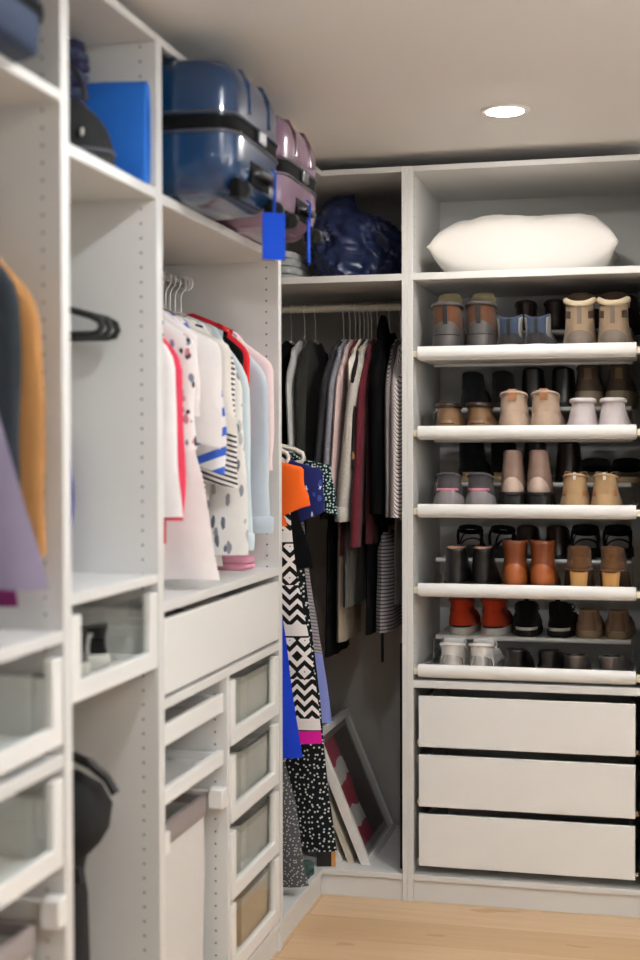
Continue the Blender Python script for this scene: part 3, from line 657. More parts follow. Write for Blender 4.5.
def shoe(name, label, last, up, solem, lining=DARKIN, counter=None, tab=None, band=None, lace=None, tongue=None, block=None, group=None, heelstripe=None, side=None, toecap=None, cat='shoe', open_=True, patch=None):
    t = thing(name, label, cat, group=group); N = 32; s = last
    TH = [2 * PI * k / N for k in range(N)]
    NZ = 14; rings = [[s.pt(a, (i / (NZ - 1)) ** .9) for a in TH] for i in range(NZ)]
    top = rings[-1]; cx = 0; cy = sum(p[1] for p in top) / N
    def ins(f, dz): return [(p[0] * f, cy + (p[1] - cy) * f, p[2] + dz) for p in top]
    MB().loft(rings + [ins(.95, .25), ins(.88, .1)], True, False).build('upper', up, t, smooth=True, ang=75)
    dz = -min(4.5, (s.zh - s.sole) * .6)
    MB().loft([ins(.88, .1), ins(.84, -1.0), ins(.82, dz)], False, True).build('lining', lining, t, smooth=True, ang=60)
    R = []
    for z, o in ((0, .1), (.25, .38), (s.sole * .8, .45), (s.sole + .15, .25), (s.sole + .3, -.3)):
        row = []
        for a in TH:
            p = s.pt(a, 0, o); row.append((p[0], p[1], z + s.lift(p[1])))
        R.append(row)
    MB().loft(R).build('sole', solem, t, smooth=True, ang=50)
    if block:
        bm_, wtop, wbot, dep = block
        R = []
        for z, w, d in ((0, wbot, dep * .8), (s.heel * .5, wbot * 1.02, dep * .85), (s.heel + .3, wtop, dep)):
            R.append([(w * math.copysign(abs(math.sin(a)) ** .7, math.sin(a)), .2 + d / 2 + d / 2 * math.copysign(abs(math.cos(a)) ** .8, math.cos(a)), z) for a in [2 * PI * k / 20 for k in range(20)]])
        MB().loft(R).build('heel', bm_, t, smooth=True, ang=55)
    def patchf(nm, mat, a0, a1, t0, t1, off=.18, arch=0.0, na=16, nt=8):
        P = []
        for i in range(nt + 1):
            row = []
            for j in range(na + 1):
                u = j / na; a = a0 + (a1 - a0) * u; tt = t0 + (t1 - t0 * 1.0 - arch * (2 * u - 1) ** 2 * (t1 - t0)) * i / nt
                e = min(i, nt - i, j, na - j); row.append(s.pt(a, tt, off if e > 0 else .02))
            P.append(row)
        return MB().grid(P).build(nm, mat, t, smooth=True, ang=80)
    if counter: patchf('heel_counter', counter[0], PI - counter[1], PI + counter[1], .02, counter[2], .2, counter[3] if len(counter) > 3 else .25)
    if side:
        for sg in (1, -1): patchf('side_panel', side[0], PI - sg * side[1], PI - sg * side[2], side[3], side[4], .16, 0, 12)
    if heelstripe: patchf('heel_stripe', heelstripe[0], PI - heelstripe[1], PI + heelstripe[1], heelstripe[2], heelstripe[3], .24, 0, 12, 4)
    if patch: patchf('heel_label', patch[0], PI - patch[1], PI + patch[1], patch[2], patch[3], .3, 0, 6, 4)
    if band:
        pts = [s.pt(a, .97, .1) for a in TH]
        MB().tube([(p[0], p[1], p[2] + .1) for p in pts], band[1], 8, closed=True, flat=1.2).build('collar', band[0], t, smooth=True, ang=80)
    if tab:
        p0 = s.pt(PI, tab[1], .25); p1 = s.pt(PI, .98, .3); h = tab[2]
        pts = [p0, (0, (p0[1] + p1[1]) / 2 - .2, (p0[2] + p1[2]) / 2), p1, (0, p1[1] + .2, p1[2] + h), (0, p1[1] + 1.0, p1[2] + h + .1), (0, p1[1] + 1.3, p1[2] - .4)]
        MB().loft([[(x, p[1] + d, p[2]) for x, d in ((-tab[3], 0), (tab[3], 0), (tab[3], .35), (-tab[3], .35))] for p in pts]).build('pull_tab', tab[0], t, smooth=True, ang=50)
    if tongue:
        yb, yf = s.span(s.zh - s.sole); z0 = s.zh - s.sole
        w = s.base(yf) * .78; R = []
        for k, (dy, dz_, ww) in enumerate(((1.6, -3.5, .9), (.6, -.5, 1.0), (.2, tongue[1] * .6, 1.0), (.4, tongue[1] * .9, .85), (.6, tongue[1], .45))):
            R.append([(w * ww * math.cos(q), yf - 1.0 + dy + .55 * math.sin(q), s.zh + dz_ - s.rise * .4) for q in [2 * PI * j / 16 for j in range(16)]])
        MB().loft(R).build('tongue', tongue[0], t, smooth=True, ang=60)
    if lace:
        mb = MB(); H = s.zh - s.sole
        nl = 4
        for i in range(nl):
            tt = min(.97, (s.toe * .55 + (H - s.toe * .55) * i / (nl - 1)) / H)
            a = .75; p, q = s.pt(a, tt, .25), s.pt(-a, tt, .25); m_ = s.pt(0, tt, .35)
            mb.tube([p, ((p[0] + m_[0]) / 2, m_[1] - .3, max(p[2], m_[2]) + .1), m_, ((q[0] + m_[0]) / 2, m_[1] - .3, max(q[2], m_[2]) + .1), q], .22, 6)
        if len(lace) > 1:
            p = s.pt(0, .97, .4)
            for sg in (-1, 1):
                mb.tube([p, (sg * 1.6, p[1] - .6, p[2] + lace[1] * .9), (sg * 3.2, p[1] - .2, p[2] + lace[1]), (sg * 3.9, p[1] + .5, p[2] + lace[1] * .3), (sg * 3.4, p[1] + .8, p[2] - 1.0)], .22, 6)
                mb.tube([p, (sg * 2.4, p[1] - 1, p[2] + lace[1] * .4), (sg * 4.2, p[1] - 1.6, p[2] - .8)], .2, 6)
        mb.build('laces', lace[0], t, smooth=True, ang=80)
    return t
def sandal(name, label, L, wh, wb, heel, footm, strapm, solem, straps, block=None, ankle=None, sole=1.4):
    s = Last(L=L, wh=wh, wb=wb, sole=sole, heel=heel, zh=sole + 5); t = thing(name, label, 'shoe'); N = 32; TH = [2 * PI * k / N for k in range(N)]
    def ring(z, o): return [(p[0], p[1], z + s.lift(p[1])) for p in (s.pt(a, 0, o) for a in TH)]
    MB().loft([ring(0, -.1), ring(.2, .15), ring(sole - .3, .15), ring(sole - .1, 0)]).build('sole', solem, t, smooth=True, ang=50)
    MB().loft([ring(sole - .12, -.05), ring(sole + .05, -.15)]).build('footbed', footm, t, smooth=True, ang=50)
    if block:
        R = [[(w * math.copysign(abs(math.sin(a)) ** .6, math.sin(a)), .1 + d / 2 + d / 2 * math.copysign(abs(math.cos(a)) ** .6, math.cos(a)), z) for a in [2 * PI * k / 20 for k in range(20)]] for z, w, d in ((0, block[1], block[2] * .85), (heel + .2, block[1] * 1.15, block[2]))]
        MB().loft(R).build('heel', block[0], t, smooth=True, ang=55)
    for y, h, w, tilt in straps:
        b = s.base(y) + .1; P = []
        for i in range(13):
            a = PI * i / 12; x = b * math.cos(a); z = sole * .6 + s.lift(y) + h * math.sin(a) ** .75
            P.append([(x, y - w / 2 + tilt * math.cos(a), z), (x * 1.03, y, z + .18), (x, y + w / 2 + tilt * math.cos(a), z), (x * .95, y + w / 2 + tilt * math.cos(a), z - .25), (x * .95, y - w / 2 + tilt * math.cos(a), z - .25)])
        MB().loft(P).build('strap', strapm, t, smooth=True, ang=60)
    if ankle:
        z, ly, w = ankle; P = []
        K = 24
        for i in range(K + 1):
            a = PI * .5 + 2 * PI * i / K
            x = (wh + .2) * math.sin(a); y = .2 + ly / 2 + ly / 2 * math.cos(a); zz = z + s.lift(0) + 1.2 * (-math.cos(a))
            P.append([(x, y, zz - w / 2), (x * 1.06, y - .0, zz), (x, y, zz + w / 2), (x * .95, y, zz)])
        MB().loft(P, False, False).build('ankle_strap', strapm, t, smooth=True, ang=60)
        for sg in (1, -1):
            MB().tube([(sg * wh, 2.2, sole + s.lift(2)), (sg * (wh + .25), 2.6, sole + z * .5 + s.lift(2)), (sg * (wh + .15), ly * .45, z + s.lift(0))], .5, 8, flat=.5).build('side_strap', strapm, t, smooth=True, ang=60)
    return t
def pair(fn, what, xl, xr, y, z, group, rots=(0.02, -0.02), yo=(0, 0), **k):
    """fn builds one shoe; the second is a copy of it and of its parts."""
    a = fn('left shoe of ' + what if not what.startswith('*') else what[1:])
    a.location = (xl * S, (y + yo[0]) * S, z * S); a.rotation_euler = (0, 0, rots[0]); a['group'] = group
    b = dup(a, 'right shoe of ' + what, (xr, y + yo[1], z), rots[1]); return a, b
def leather(name, col, **k):
    k.setdefault('rough', .42); k.setdefault('var', .10); k.setdefault('vscale', 40); k.setdefault('bump', .08); return M(name, col, **k)
def suede(name, col, **k):
    k.setdefault('rough', .88); k.setdefault('var', .10); k.setdefault('vscale', 60); k.setdefault('bump', .15); k.setdefault('spec', .25); k.setdefault('sheen', .1); return M(name, col, **k)
RUB_B = M('black_rubber', '#131313', .6, var=.1); RUB_W = M('white_rubber', '#dcd8d0', .55, var=.03); RUB_G = M('grey_rubber', '#8d8781', .6, var=.05); RUB_T = M('tan_rubber', '#b49c78', .6, var=.08); RUB_GUM = M('gum_rubber', '#8f7654', .6, var=.06)
L_hbrown = suede('hiker_brown', '#5f3d29'); L_hgrey = leather('hiker_grey', '#4c4847', rough=.5); L_hdark = suede('hiker_charcoal', '#2c2a2b'); L_htongue = suede('hiker_olive_lining', '#8f8465')
L_sblue = suede('steel_blue_mesh', '#3b475c'); L_sgrey = leather('reflective_grey', '#a9a7a6', rough=.35); L_btan = suede('boot_tan', '#98826a'); L_bcol = suede('boot_cream_collar', '#c9b79a'); L_bgrey = suede('boot_grey_brown', '#766a60'); L_bdk = suede('boot_dark_brown', '#4a382c')
L_loaf = leather('loafer_brown', '#7d5f44'); L_dkbr = leather('dark_brown_leather', '#2a1a16', rough=.3); L_tanp = suede('sand_suede', '#b39c89'); L_tab = leather('tan_tab', '#a5724e')
L_pale = suede('pale_lilac_suede', '#cdc3c3'); L_taup = suede('taupe_suede', '#6b5b4e'); L_run = suede('runner_grey', '#4a464a'); L_runl = suede('runner_light_grey', '#8a8586'); L_pinkp = leather('runner_pink', '#c3798c')
L_ankle = leather('taupe_boot_leather', '#846c60'); L_ankl2 = leather('greige_boot_counter', '#b8a396'); L_gold = suede('golden_tan', '#ad8f69'); L_blk = leather('black_leather', '#0e0d0e', rough=.32); L_blks = suede('black_suede', '#101012')
L_cog = leather('cognac_leather', '#9c5428', rough=.28, coat=.2); L_cogd = leather('cognac_dark', '#6f3516', rough=.35); L_brsu = suede('brown_suede', '#5a3c20'); L_hl = leather('stacked_tan_heel', '#b8894e', rough=.45)
L_red = suede('orange_red_mesh', '#c8401e'); L_reds = leather('red_overlay', '#8f2413'); L_bei = suede('beige_canvas', '#c0a48c'); L_beis = leather('beige_stripe', '#9a7a5e'); L_wht = leather('white_leather', '#dedad6', rough=.4); L_silv = M('silver_leather', '#c9c6c2', .25, .7, var=.04)
L_pew = M('pewter_leather', '#5d5553', .28, .5, var=.08); L_foot = leather('tan_footbed', '#a88252', rough=.6); L_wlab = M('woven_white_label', '#d9d5cf', .7, var=.03); L_pinkin = leather('pinkish_lining', '#b98b76', rough=.6)
LACEW = M('white_lace', '#e5e1dc', .8, var=.03); LACED = M('dark_lace', '#201d1c', .8, var=.1); LACET = M('tan_lace', '#b08a63', .8, var=.05); LACER = M('rust_lace', '#8a3c1f', .8, var=.05)
YF0, YB0 = 2.3, 27.5
def zf(i): return RACK[i] - 3.8
def zb(i): return RACK[i] + 6.1
SH = ['top', 'second', 'third', 'fourth', 'lowest']
# --- top rack
pair(lambda l: shoe('hiking_boot', l, Last(L=30, wh=5.0, wb=5.6, sole=3.0, zh=17.2, coll=12.5, narrow=.12, flare=.02, rise=.8, toe=6.2), L_hbrown, RUB_G, lining=L_hdark, counter=(L_hgrey, 1.15, .62, .35), band=(L_hgrey, .55), tab=(L_hdark, .55, .6, .75), tongue=(L_htongue, 5.0), lace=(LACER,), heelstripe=(L_hdark, 1.0, .30, .35)),
     'brown hiking boots with grey heel cap on the top rack, left', 40.0, 50.6, YF0, zf(0), 'hiking boots on the top rack')
pair(lambda l: shoe('sneaker', l, Last(L=28, wh=4.2, wb=5.0, sole=3.0, zh=12.4, coll=11, narrow=.12, flare=.10, ears=1.7, rise=.4, toe=5), L_sblue, RUB_G, counter=(L_hdark, 1.25, .5, .3), tab=(RUB_B, .42, .1, .6), side=(L_sgrey, .75, 1.5, .3, .95), lace=(LACED,), heelstripe=(L_sgrey, 1.0, .06, .14)),
     'steel blue sneakers on the top rack, middle', 60.2, 68.8, YF0, zf(0), 'sneakers on the top rack')
pair(lambda l: shoe('hiking_boot', l, Last(L=30, wh=4.9, wb=5.6, sole=3.0, zh=17.2, coll=12, narrow=.16, flare=.05, ears=1.6, rise=-.3, toe=6.2), L_btan, RUB_G, lining=L_bdk, counter=(L_bgrey, .8, .36, .4), band=(L_bcol, .8), tab=(L_bgrey, .5, -.2, .7), tongue=(L_bdk, 3.6), side=(L_bdk, .55, 1.3, .62, .78), lace=(LACET,)),
     'tan hiking boots with cream collar on the top rack, right', 82.2, 92.4, YF0, zf(0), 'hiking boots on the top rack')
pair(lambda l: shoe('boot', l, Last(L=27, wh=3.9, wb=4.8, sole=1.8, zh=9.5, coll=10, toe=5), L_dkbr, RUB_B, band=(L_dkbr, .5)),
     'dark brown shoes behind the steel blue sneakers', 63.0, 72.6, YB0, zb(0), 'dark shoes at the back of the top rack')
k1, k2 = pair(lambda l: shoe('boot', l, Last(L=27, wh=4.2, wb=4.9, sole=1.8, zh=10.5, coll=11, toe=5), L_bdk, RUB_B, patch=(L_wlab, .32, .60, .84)),
     'dark brown boots with a white label behind the tan hiking boots', 86.2, 97.0 - 1.4, YB0, zb(0), 'labelled boots at the back of the top rack')
# --- second rack
pair(lambda l: shoe('loafer', l, Last(L=28, wh=4.7, wb=5.3, sole=1.6, zh=10.4, coll=13, narrow=.24, rise=.3, toe=4.8), L_loaf, RUB_B, band=(L_dkbr, .75), counter=(L_loaf, .9, .45, .2), heelstripe=(L_dkbr, .45, .3, .37)),
     'brown leather shoes with dark padded collar on the second rack', 40.4, 50.2, YF0, zf(1), 'loafers on the second rack')
pair(lambda l: shoe('sneaker', l, Last(L=29, wh=4.9, wb=5.4, sole=2.4, zh=13.6, coll=12, narrow=.18, flare=.0, rise=1.2, toe=5.4), L_tanp, RUB_T, lining=L_tanp, counter=(L_tanp, 1.1, .5, .3), tab=(L_tab, .78, .9, 1.3), band=(L_tanp, .4), lace=(LACET, 1.6), tongue=(L_tanp, 1.0)),
     'sand suede sneakers with tan pull tab on the second rack', 61.4, 71.2, YF0, zf(1), 'sneakers on the second rack')
pair(lambda l: shoe('sneaker', l, Last(L=27, wh=4.9, wb=5.1, sole=2.0, zh=11.6, coll=11, narrow=.3, rise=.2, toe=4.8), L_pale, RUB_W, lining=L_pale, band=(L_pale, .65)),
     'pale lilac slip on shoes on the second rack', 83.2, 92.4, YF0, zf(1), 'slip on shoes on the second rack')
pair(lambda l: shoe('sneaker', l, Last(L=28, wh=4.4, wb=5.0, sole=5.4, zh=13.4, coll=11, narrow=.26, rise=.8, toe=5), L_taup, M('cream_midsole', '#b5a68a', .6, var=.05), heelstripe=(RUB_GUM, .25, .5, .9), band=(L_taup, .5)),
     'taupe sneakers with a cream sole behind the pale lilac shoes', 83.6, 93.6, YB0, zb(1), 'sneakers at the back of the second rack')
pair(lambda l: shoe('boot', l, Last(L=27, wh=4.2, wb=5, sole=1.8, zh=11.5, coll=11, toe=5), L_blks, RUB_B),
     'black shoes behind the brown leather shoes', 45.0, 55.0, YB0, zb(1), 'black shoes at the back of the second rack')
pair(lambda l: shoe('boot', l, Last(L=27, wh=4.2, wb=5, sole=1.8, zh=12.5, coll=11, toe=5), L_blk, RUB_B),
     'black boots behind the sand suede sneakers', 65.4, 75.2, YB0, zb(1), 'black boots at the back of the second rack')
# --- third rack
pair(lambda l: shoe('running_shoe', l, Last(L=28, wh=4.9, wb=5.2, sole=2.6, zh=12.6, coll=11.5, narrow=.26, rise=1.3, toe=5.2, bulge=.6), L_run, RUB_G, counter=(L_runl, 1.15, .55, .4), heelstripe=(L_pinkp, .9, .52, .6), band=(L_run, .4), lace=(LACED,)),
     'grey running shoes with a pink heel line on the third rack', 40.4, 50.4, YF0, zf(2), 'running shoes on the third rack')
pair(lambda l: shoe('ankle_boot', l, Last(L=26, wh=3.9, wb=4.6, sole=1.0, zh=13.6, coll=9.5, heel=6.4, narrow=.2, flare=-.04, rise=.9, toe=5, bulge=.5), L_ankle, RUB_B, counter=(L_ankl2, .9, .40, .75), block=(L_blk, 3.8, 3.6, 6), lining=L_ankle),
     'taupe ankle boots with black block heel on the third rack', 61.2, 69.2, YF0, zf(2), 'ankle boots on the third rack')
pair(lambda l: shoe('sneaker', l, Last(L=26, wh=4.6, wb=4.9, sole=1.6, zh=12.6, coll=10.5, narrow=.26, rise=1.0, toe=5), L_gold, RUB_T, lining=L_gold, counter=(L_gold, 1.1, .5, .2), tab=(L_wlab, .86, .6, .45), band=(L_gold, .35), lace=(LACET, 2.6), side=(L_tab, .5, 1.2, .45, .6)),
     'golden tan laced shoes on the third rack', 80.8, 90.0, YF0, zf(2), 'laced shoes on the third rack')
pair(lambda l: shoe('sneaker', l, Last(L=28, wh=4.6, wb=5.2, sole=2.2, zh=13.2, coll=11, narrow=.1, toe=5), L_blks, RUB_T, heelstripe=(RUB_T, .45, .02, .14)),
     'black shoes with tan sole behind the grey running shoes', 44.6, 55.2, YB0, zb(2), 'black shoes at the back of the third rack')
pair(lambda l: shoe('boot', l, Last(L=27, wh=4.4, wb=5.0, sole=1.6, zh=13, coll=11, toe=5), L_dkbr, RUB_B),
     'dark brown boots behind the taupe ankle boots', 66.2, 77.0, YB0, zb(2), 'dark boots at the back of the third rack')
pair(lambda l: sandal('sandal', l, 26, 4.6, 5.2, 0, L_foot, L_blks, RUB_T, [(16, 5.4, 6.0, 0), (9, 6.4, 3.5, 0)], ankle=(6.0, 11, 2.6), sole=2.2),
     'black strapped sandals behind the golden tan shoes', 86.0, 96.4, YB0, zb(2), 'sandals at the back of the third rack')
# --- fourth rack
pair(lambda l: shoe('ankle_boot', l, Last(L=26, wh=4.0, wb=4.6, sole=.8, zh=12.0, coll=10, heel=3.0, narrow=.2, rise=-.4, toe=5, bulge=.5), L_blk, RUB_B, block=(L_blk, 3.6, 3.5, 5.5), lining=L_pinkin),
     'black leather ankle boots on the fourth rack', 43.0, 51.4, YF0, zf(3), 'ankle boots on the fourth rack')
pair(lambda l: shoe('ankle_boot', l, Last(L=26, wh=4.1, wb=4.7, sole=.8, zh=14.8, coll=10.5, heel=2.6, narrow=.24, flare=.2, rise=.0, toe=5, bulge=.7), L_cogd, RUB_B, counter=(L_cog, 1.0, .5, .35), block=(L_dkbr, 3.6, 3.5, 5.5)),
     'shiny cognac leather ankle boots on the fourth rack', 61.8, 70.4, YF0, zf(3), 'ankle boots on the fourth rack')
pair(lambda l: shoe('heeled_shoe', l, Last(L=25, wh=4.0, wb=4.5, sole=.8, zh=7.0, coll=12, heel=8.0, narrow=.1, rise=1.2, toe=4.5), L_brsu, L_brsu, counter=(L_brsu, 1.0, .6, .2), block=(L_hl, 2.9, 2.5, 4.2), lining=L_blk),
     'brown suede pumps with tan block heel on the fourth rack', 82.2, 91.8, YF0, zf(3), 'heeled shoes on the fourth rack', rots=(.04, -.10))
pair(lambda l: sandal('sandal', l, 25, 3.8, 4.6, 3.0, L_blk, L_blks, RUB_B, [(15, 5.0, 4.0, .8), (11, 6.0, 2.0, -.8)], block=(L_blk, 3.0, 4.5), ankle=(6.5, 10, 1.6)),
     'black strappy heels behind the black leather ankle boots', 44.4, 54.6, YB0, zb(3), 'strappy heels at the back of the fourth rack', rots=(.05, -.12))
pair(lambda l: shoe('loafer', l, Last(L=26, wh=4.2, wb=4.8, sole=1.4, zh=9.5, coll=13, narrow=.1, rise=2.0, toe=4.6), L_dkbr, RUB_B, lining=L_bdk),
     'dark brown slip on shoes behind the cognac ankle boots', 63.6, 73.4, YB0, zb(3), 'slip on shoes at the back of the fourth rack')
pair(lambda l: sandal('sandal', l, 25, 4.1, 4.8, 2.5, L_blk, L_blks, RUB_B, [(15, 5.2, 5.0, .6), (10, 7.0, 2.4, -.6)], block=(L_blk, 3.2, 5), ankle=(7.2, 10, 2.2)),
     'black sandals with wide straps behind the brown suede pumps', 82.8, 93.2, YB0, zb(3), 'sandals at the back of the fourth rack')
# --- lowest rack: back row on the raised plate, then the front row
pair(lambda l: shoe('running_shoe', l, Last(L=27, wh=4.4, wb=5.0, sole=2.4, zh=11.8, coll=11, narrow=.16, rise=1.2, toe=5, bulge=.5), L_red, RUB_W, counter=(L_red, 1.1, .6, .3), heelstripe=(RUB_B, .8, .01, .12), band=(L_reds, .7), side=(L_reds, .7, 1.5, .2, .7)),
     'orange red running shoes on the raised plate of the lowest rack', 41.2, 52.0, YB0, zb(4), 'running shoes on the raised plate')
pair(lambda l: shoe('sneaker', l, Last(L=27, wh=4.4, wb=5.0, sole=2.0, zh=10.6, coll=11, narrow=.18, rise=1.6, toe=5), L_blks, RUB_B, heelstripe=(RUB_W, .8, .01, .14), tab=(L_blks, .7, 1.0, .8), lace=(LACED, 1.2)),
     'black sneakers with a white heel line on the raised plate', 63.6, 73.8, YB0, zb(4), 'sneakers on the raised plate', rots=(.08, -.10))
pair(lambda l: shoe('sneaker', l, Last(L=27, wh=4.2, wb=4.8, sole=2.0, zh=9.0, coll=11, narrow=.24, rise=.3, toe=4.6), L_bei, RUB_T, heelstripe=(L_beis, .5, .1, .95), lining=L_bei),
     'beige canvas shoes with brown heel stripes on the raised plate', 84.0, 93.4, YB0, zb(4), 'canvas shoes on the raised plate')
pair(lambda l: shoe('sneaker', l, Last(L=28, wh=4.2, wb=5.0, sole=2.2, zh=9.6, coll=11, narrow=.18, rise=1.0, toe=4.8), L_wht, RUB_W, counter=(L_silv, .9, .6, .35), lace=(LACEW, 2.2), tongue=(L_wht, 2.0), band=(L_wht, .5), lining=L_wht),
     'white sneakers with silver heels at the front left of the lowest rack', 41.6, 50.6, YF0, zf(4), 'white sneakers on the lowest rack', rots=(.03, -.06))
pair(lambda l: shoe('brogue', l, Last(L=27, wh=4.2, wb=4.8, sole=1.6, zh=8.2, coll=12, narrow=.2, rise=.5, toe=4.6), L_blk, RUB_B, heelstripe=(L_cogd, .6, .05, .16), lace=(LACED,)),
     'black brogues at the front middle of the lowest rack', 62.4, 72.2, YF0, zf(4), 'brogues on the lowest rack', rots=(.03, -.08))
pair(lambda l: shoe('flat_shoe', l, Last(L=25, wh=4.0, wb=4.5, sole=1.0, zh=7.0, coll=14, narrow=.08, rise=.6, toe=4.2), L_pew, RUB_B, lining=L_blk),
     'pewter flat shoes at the front right of the lowest rack', 81.0, 91.0, YF0, zf(4), 'flat shoes on the lowest rack', rots=(.02, -.14))

# ------------------------------------------------------------------ bedding and luggage on top
def pillow_mesh(w, d, h, seed, crease=1.0):
    NU, NV = 44, 34; top = []; bot = []
    for i in range(NV + 1):
        rt = []; rb = []
        for j in range(NU + 1):
            u = -1 + 2 * j / NU; v = -1 + 2 * i / NV
            pin = 1 - .10 * (1 - abs(u) ** 2) * abs(v) ** 6; pin2 = 1 - .07 * (1 - abs(v) ** 2) * abs(u) ** 6
            x = u * w * pin2; y = v * d * pin
            e = max(0, (1 - u ** 4) * (1 - v ** 4)) ** .55
            wr = crease * (.8 * fbm(x * .07 + seed, y * .1, 1) + .45 * fbm(x * .2, y * .28 + seed, 2) + .5 * abs(fbm(x * .22 + y * .15, y * .35 - x * .1 + seed, 7))) * (.4 + .6 * e)
            rt.append((x, y, h * .5 + h * .62 * e + wr * min(1, e * 3))); rb.append((x, y, h * .5 - h * .5 * min(1, e * 1.25)))
        top.append(rt); bot.append(rb)
    return MB().grid(top).grid(bot)
PIL = cloth('white_pillow_cotton', '#e6e2dc', var=.01, bump=.05)
pw = thing('pillow', 'white bed pillow lying on the top shelf above the shoe racks', 'pillow', (63.4, 25, 202.3), .03)
pillow_mesh(30.5, 19, 17.5, 3.1, 1.5).build('pillow_case', PIL, pw, smooth=True, ang=80)
NYL = M('navy_nylon', '#1d2b55', .32, var=.06, vscale=20, bump=0, coat=.15)
nb = thing('duvet_bag', 'puffy navy nylon bag stuffed onto the corner wardrobe shelf', 'bag', (8.0, 31, 202.2))
P = []
for i in range(71):
    v = i / 70; row = []
    for j in range(121):
        a = 2 * PI * j / 120; zz = v * 32.0
        prof = (max(0, 1 - (max(0, v - .45) / .55) ** 2.4)) ** .5 * (.9 + .12 * math.sin(min(1, v / .45) * PI * .5))
        cx = math.copysign(abs(math.cos(a)) ** .7, math.cos(a)); cy = math.copysign(abs(math.sin(a)) ** .7, math.sin(a))
        cr = 1.3 * abs(fbm(cx * 2.2 + 5, cy * 2.2, v * 3.5)) + .9 * abs(fbm(cx * 5 + v * 3, cy * 5, v * 6 + 3)) + .5 * abs(fbm(cx * 11 + v * 9, cy * 11, v * 8 - 3))
        r = prof - .11 * cr * 1.6
        sh = 1 - .25 * v * (cx * .5 + .5)
        row.append((17.2 * cx * max(.02, r) - 3.5 * v * 1.0, 19.5 * cy * max(.02, r), zz * (sh if v > .3 else 1 - (.25 * .3) * (cx * .5 + .5) * v / .3)))
    P.append(row)
MB().grid(P).build('bag_body', NYL, nb, smooth=True, ang=85)
MB().tube([(-9 + 14 * i / 20, -14 - .8 * math.sin(i / 20 * PI), 17 + 2.5 * math.sin(i / 20 * PI * 1.0)) for i in range(21)], .8, 8, flat=.4).build('carry_strap', C_navy, nb, smooth=True)
gb = thing('folded_blanket', 'light grey folded blanket at the left end of the corner shelf', 'blanket', (-19.5, 26, 202.2))
for i in range(4):
    R = []
    for zz, g in ((0, .94), (.4, 1), (2.2, 1.0), (2.6, .93)):
        R.append([(g * 8.2 * max(-1, min(1, 1.2 * math.cos(q))) - i * .6, g * 15 * max(-1, min(1, 1.2 * math.sin(q))), zz + i * 2.7) for q in [2 * PI * k / 36 for k in range(36)]])
    MB().loft(R).build('fold', C_lgrey, gb, smooth=True, ang=60)

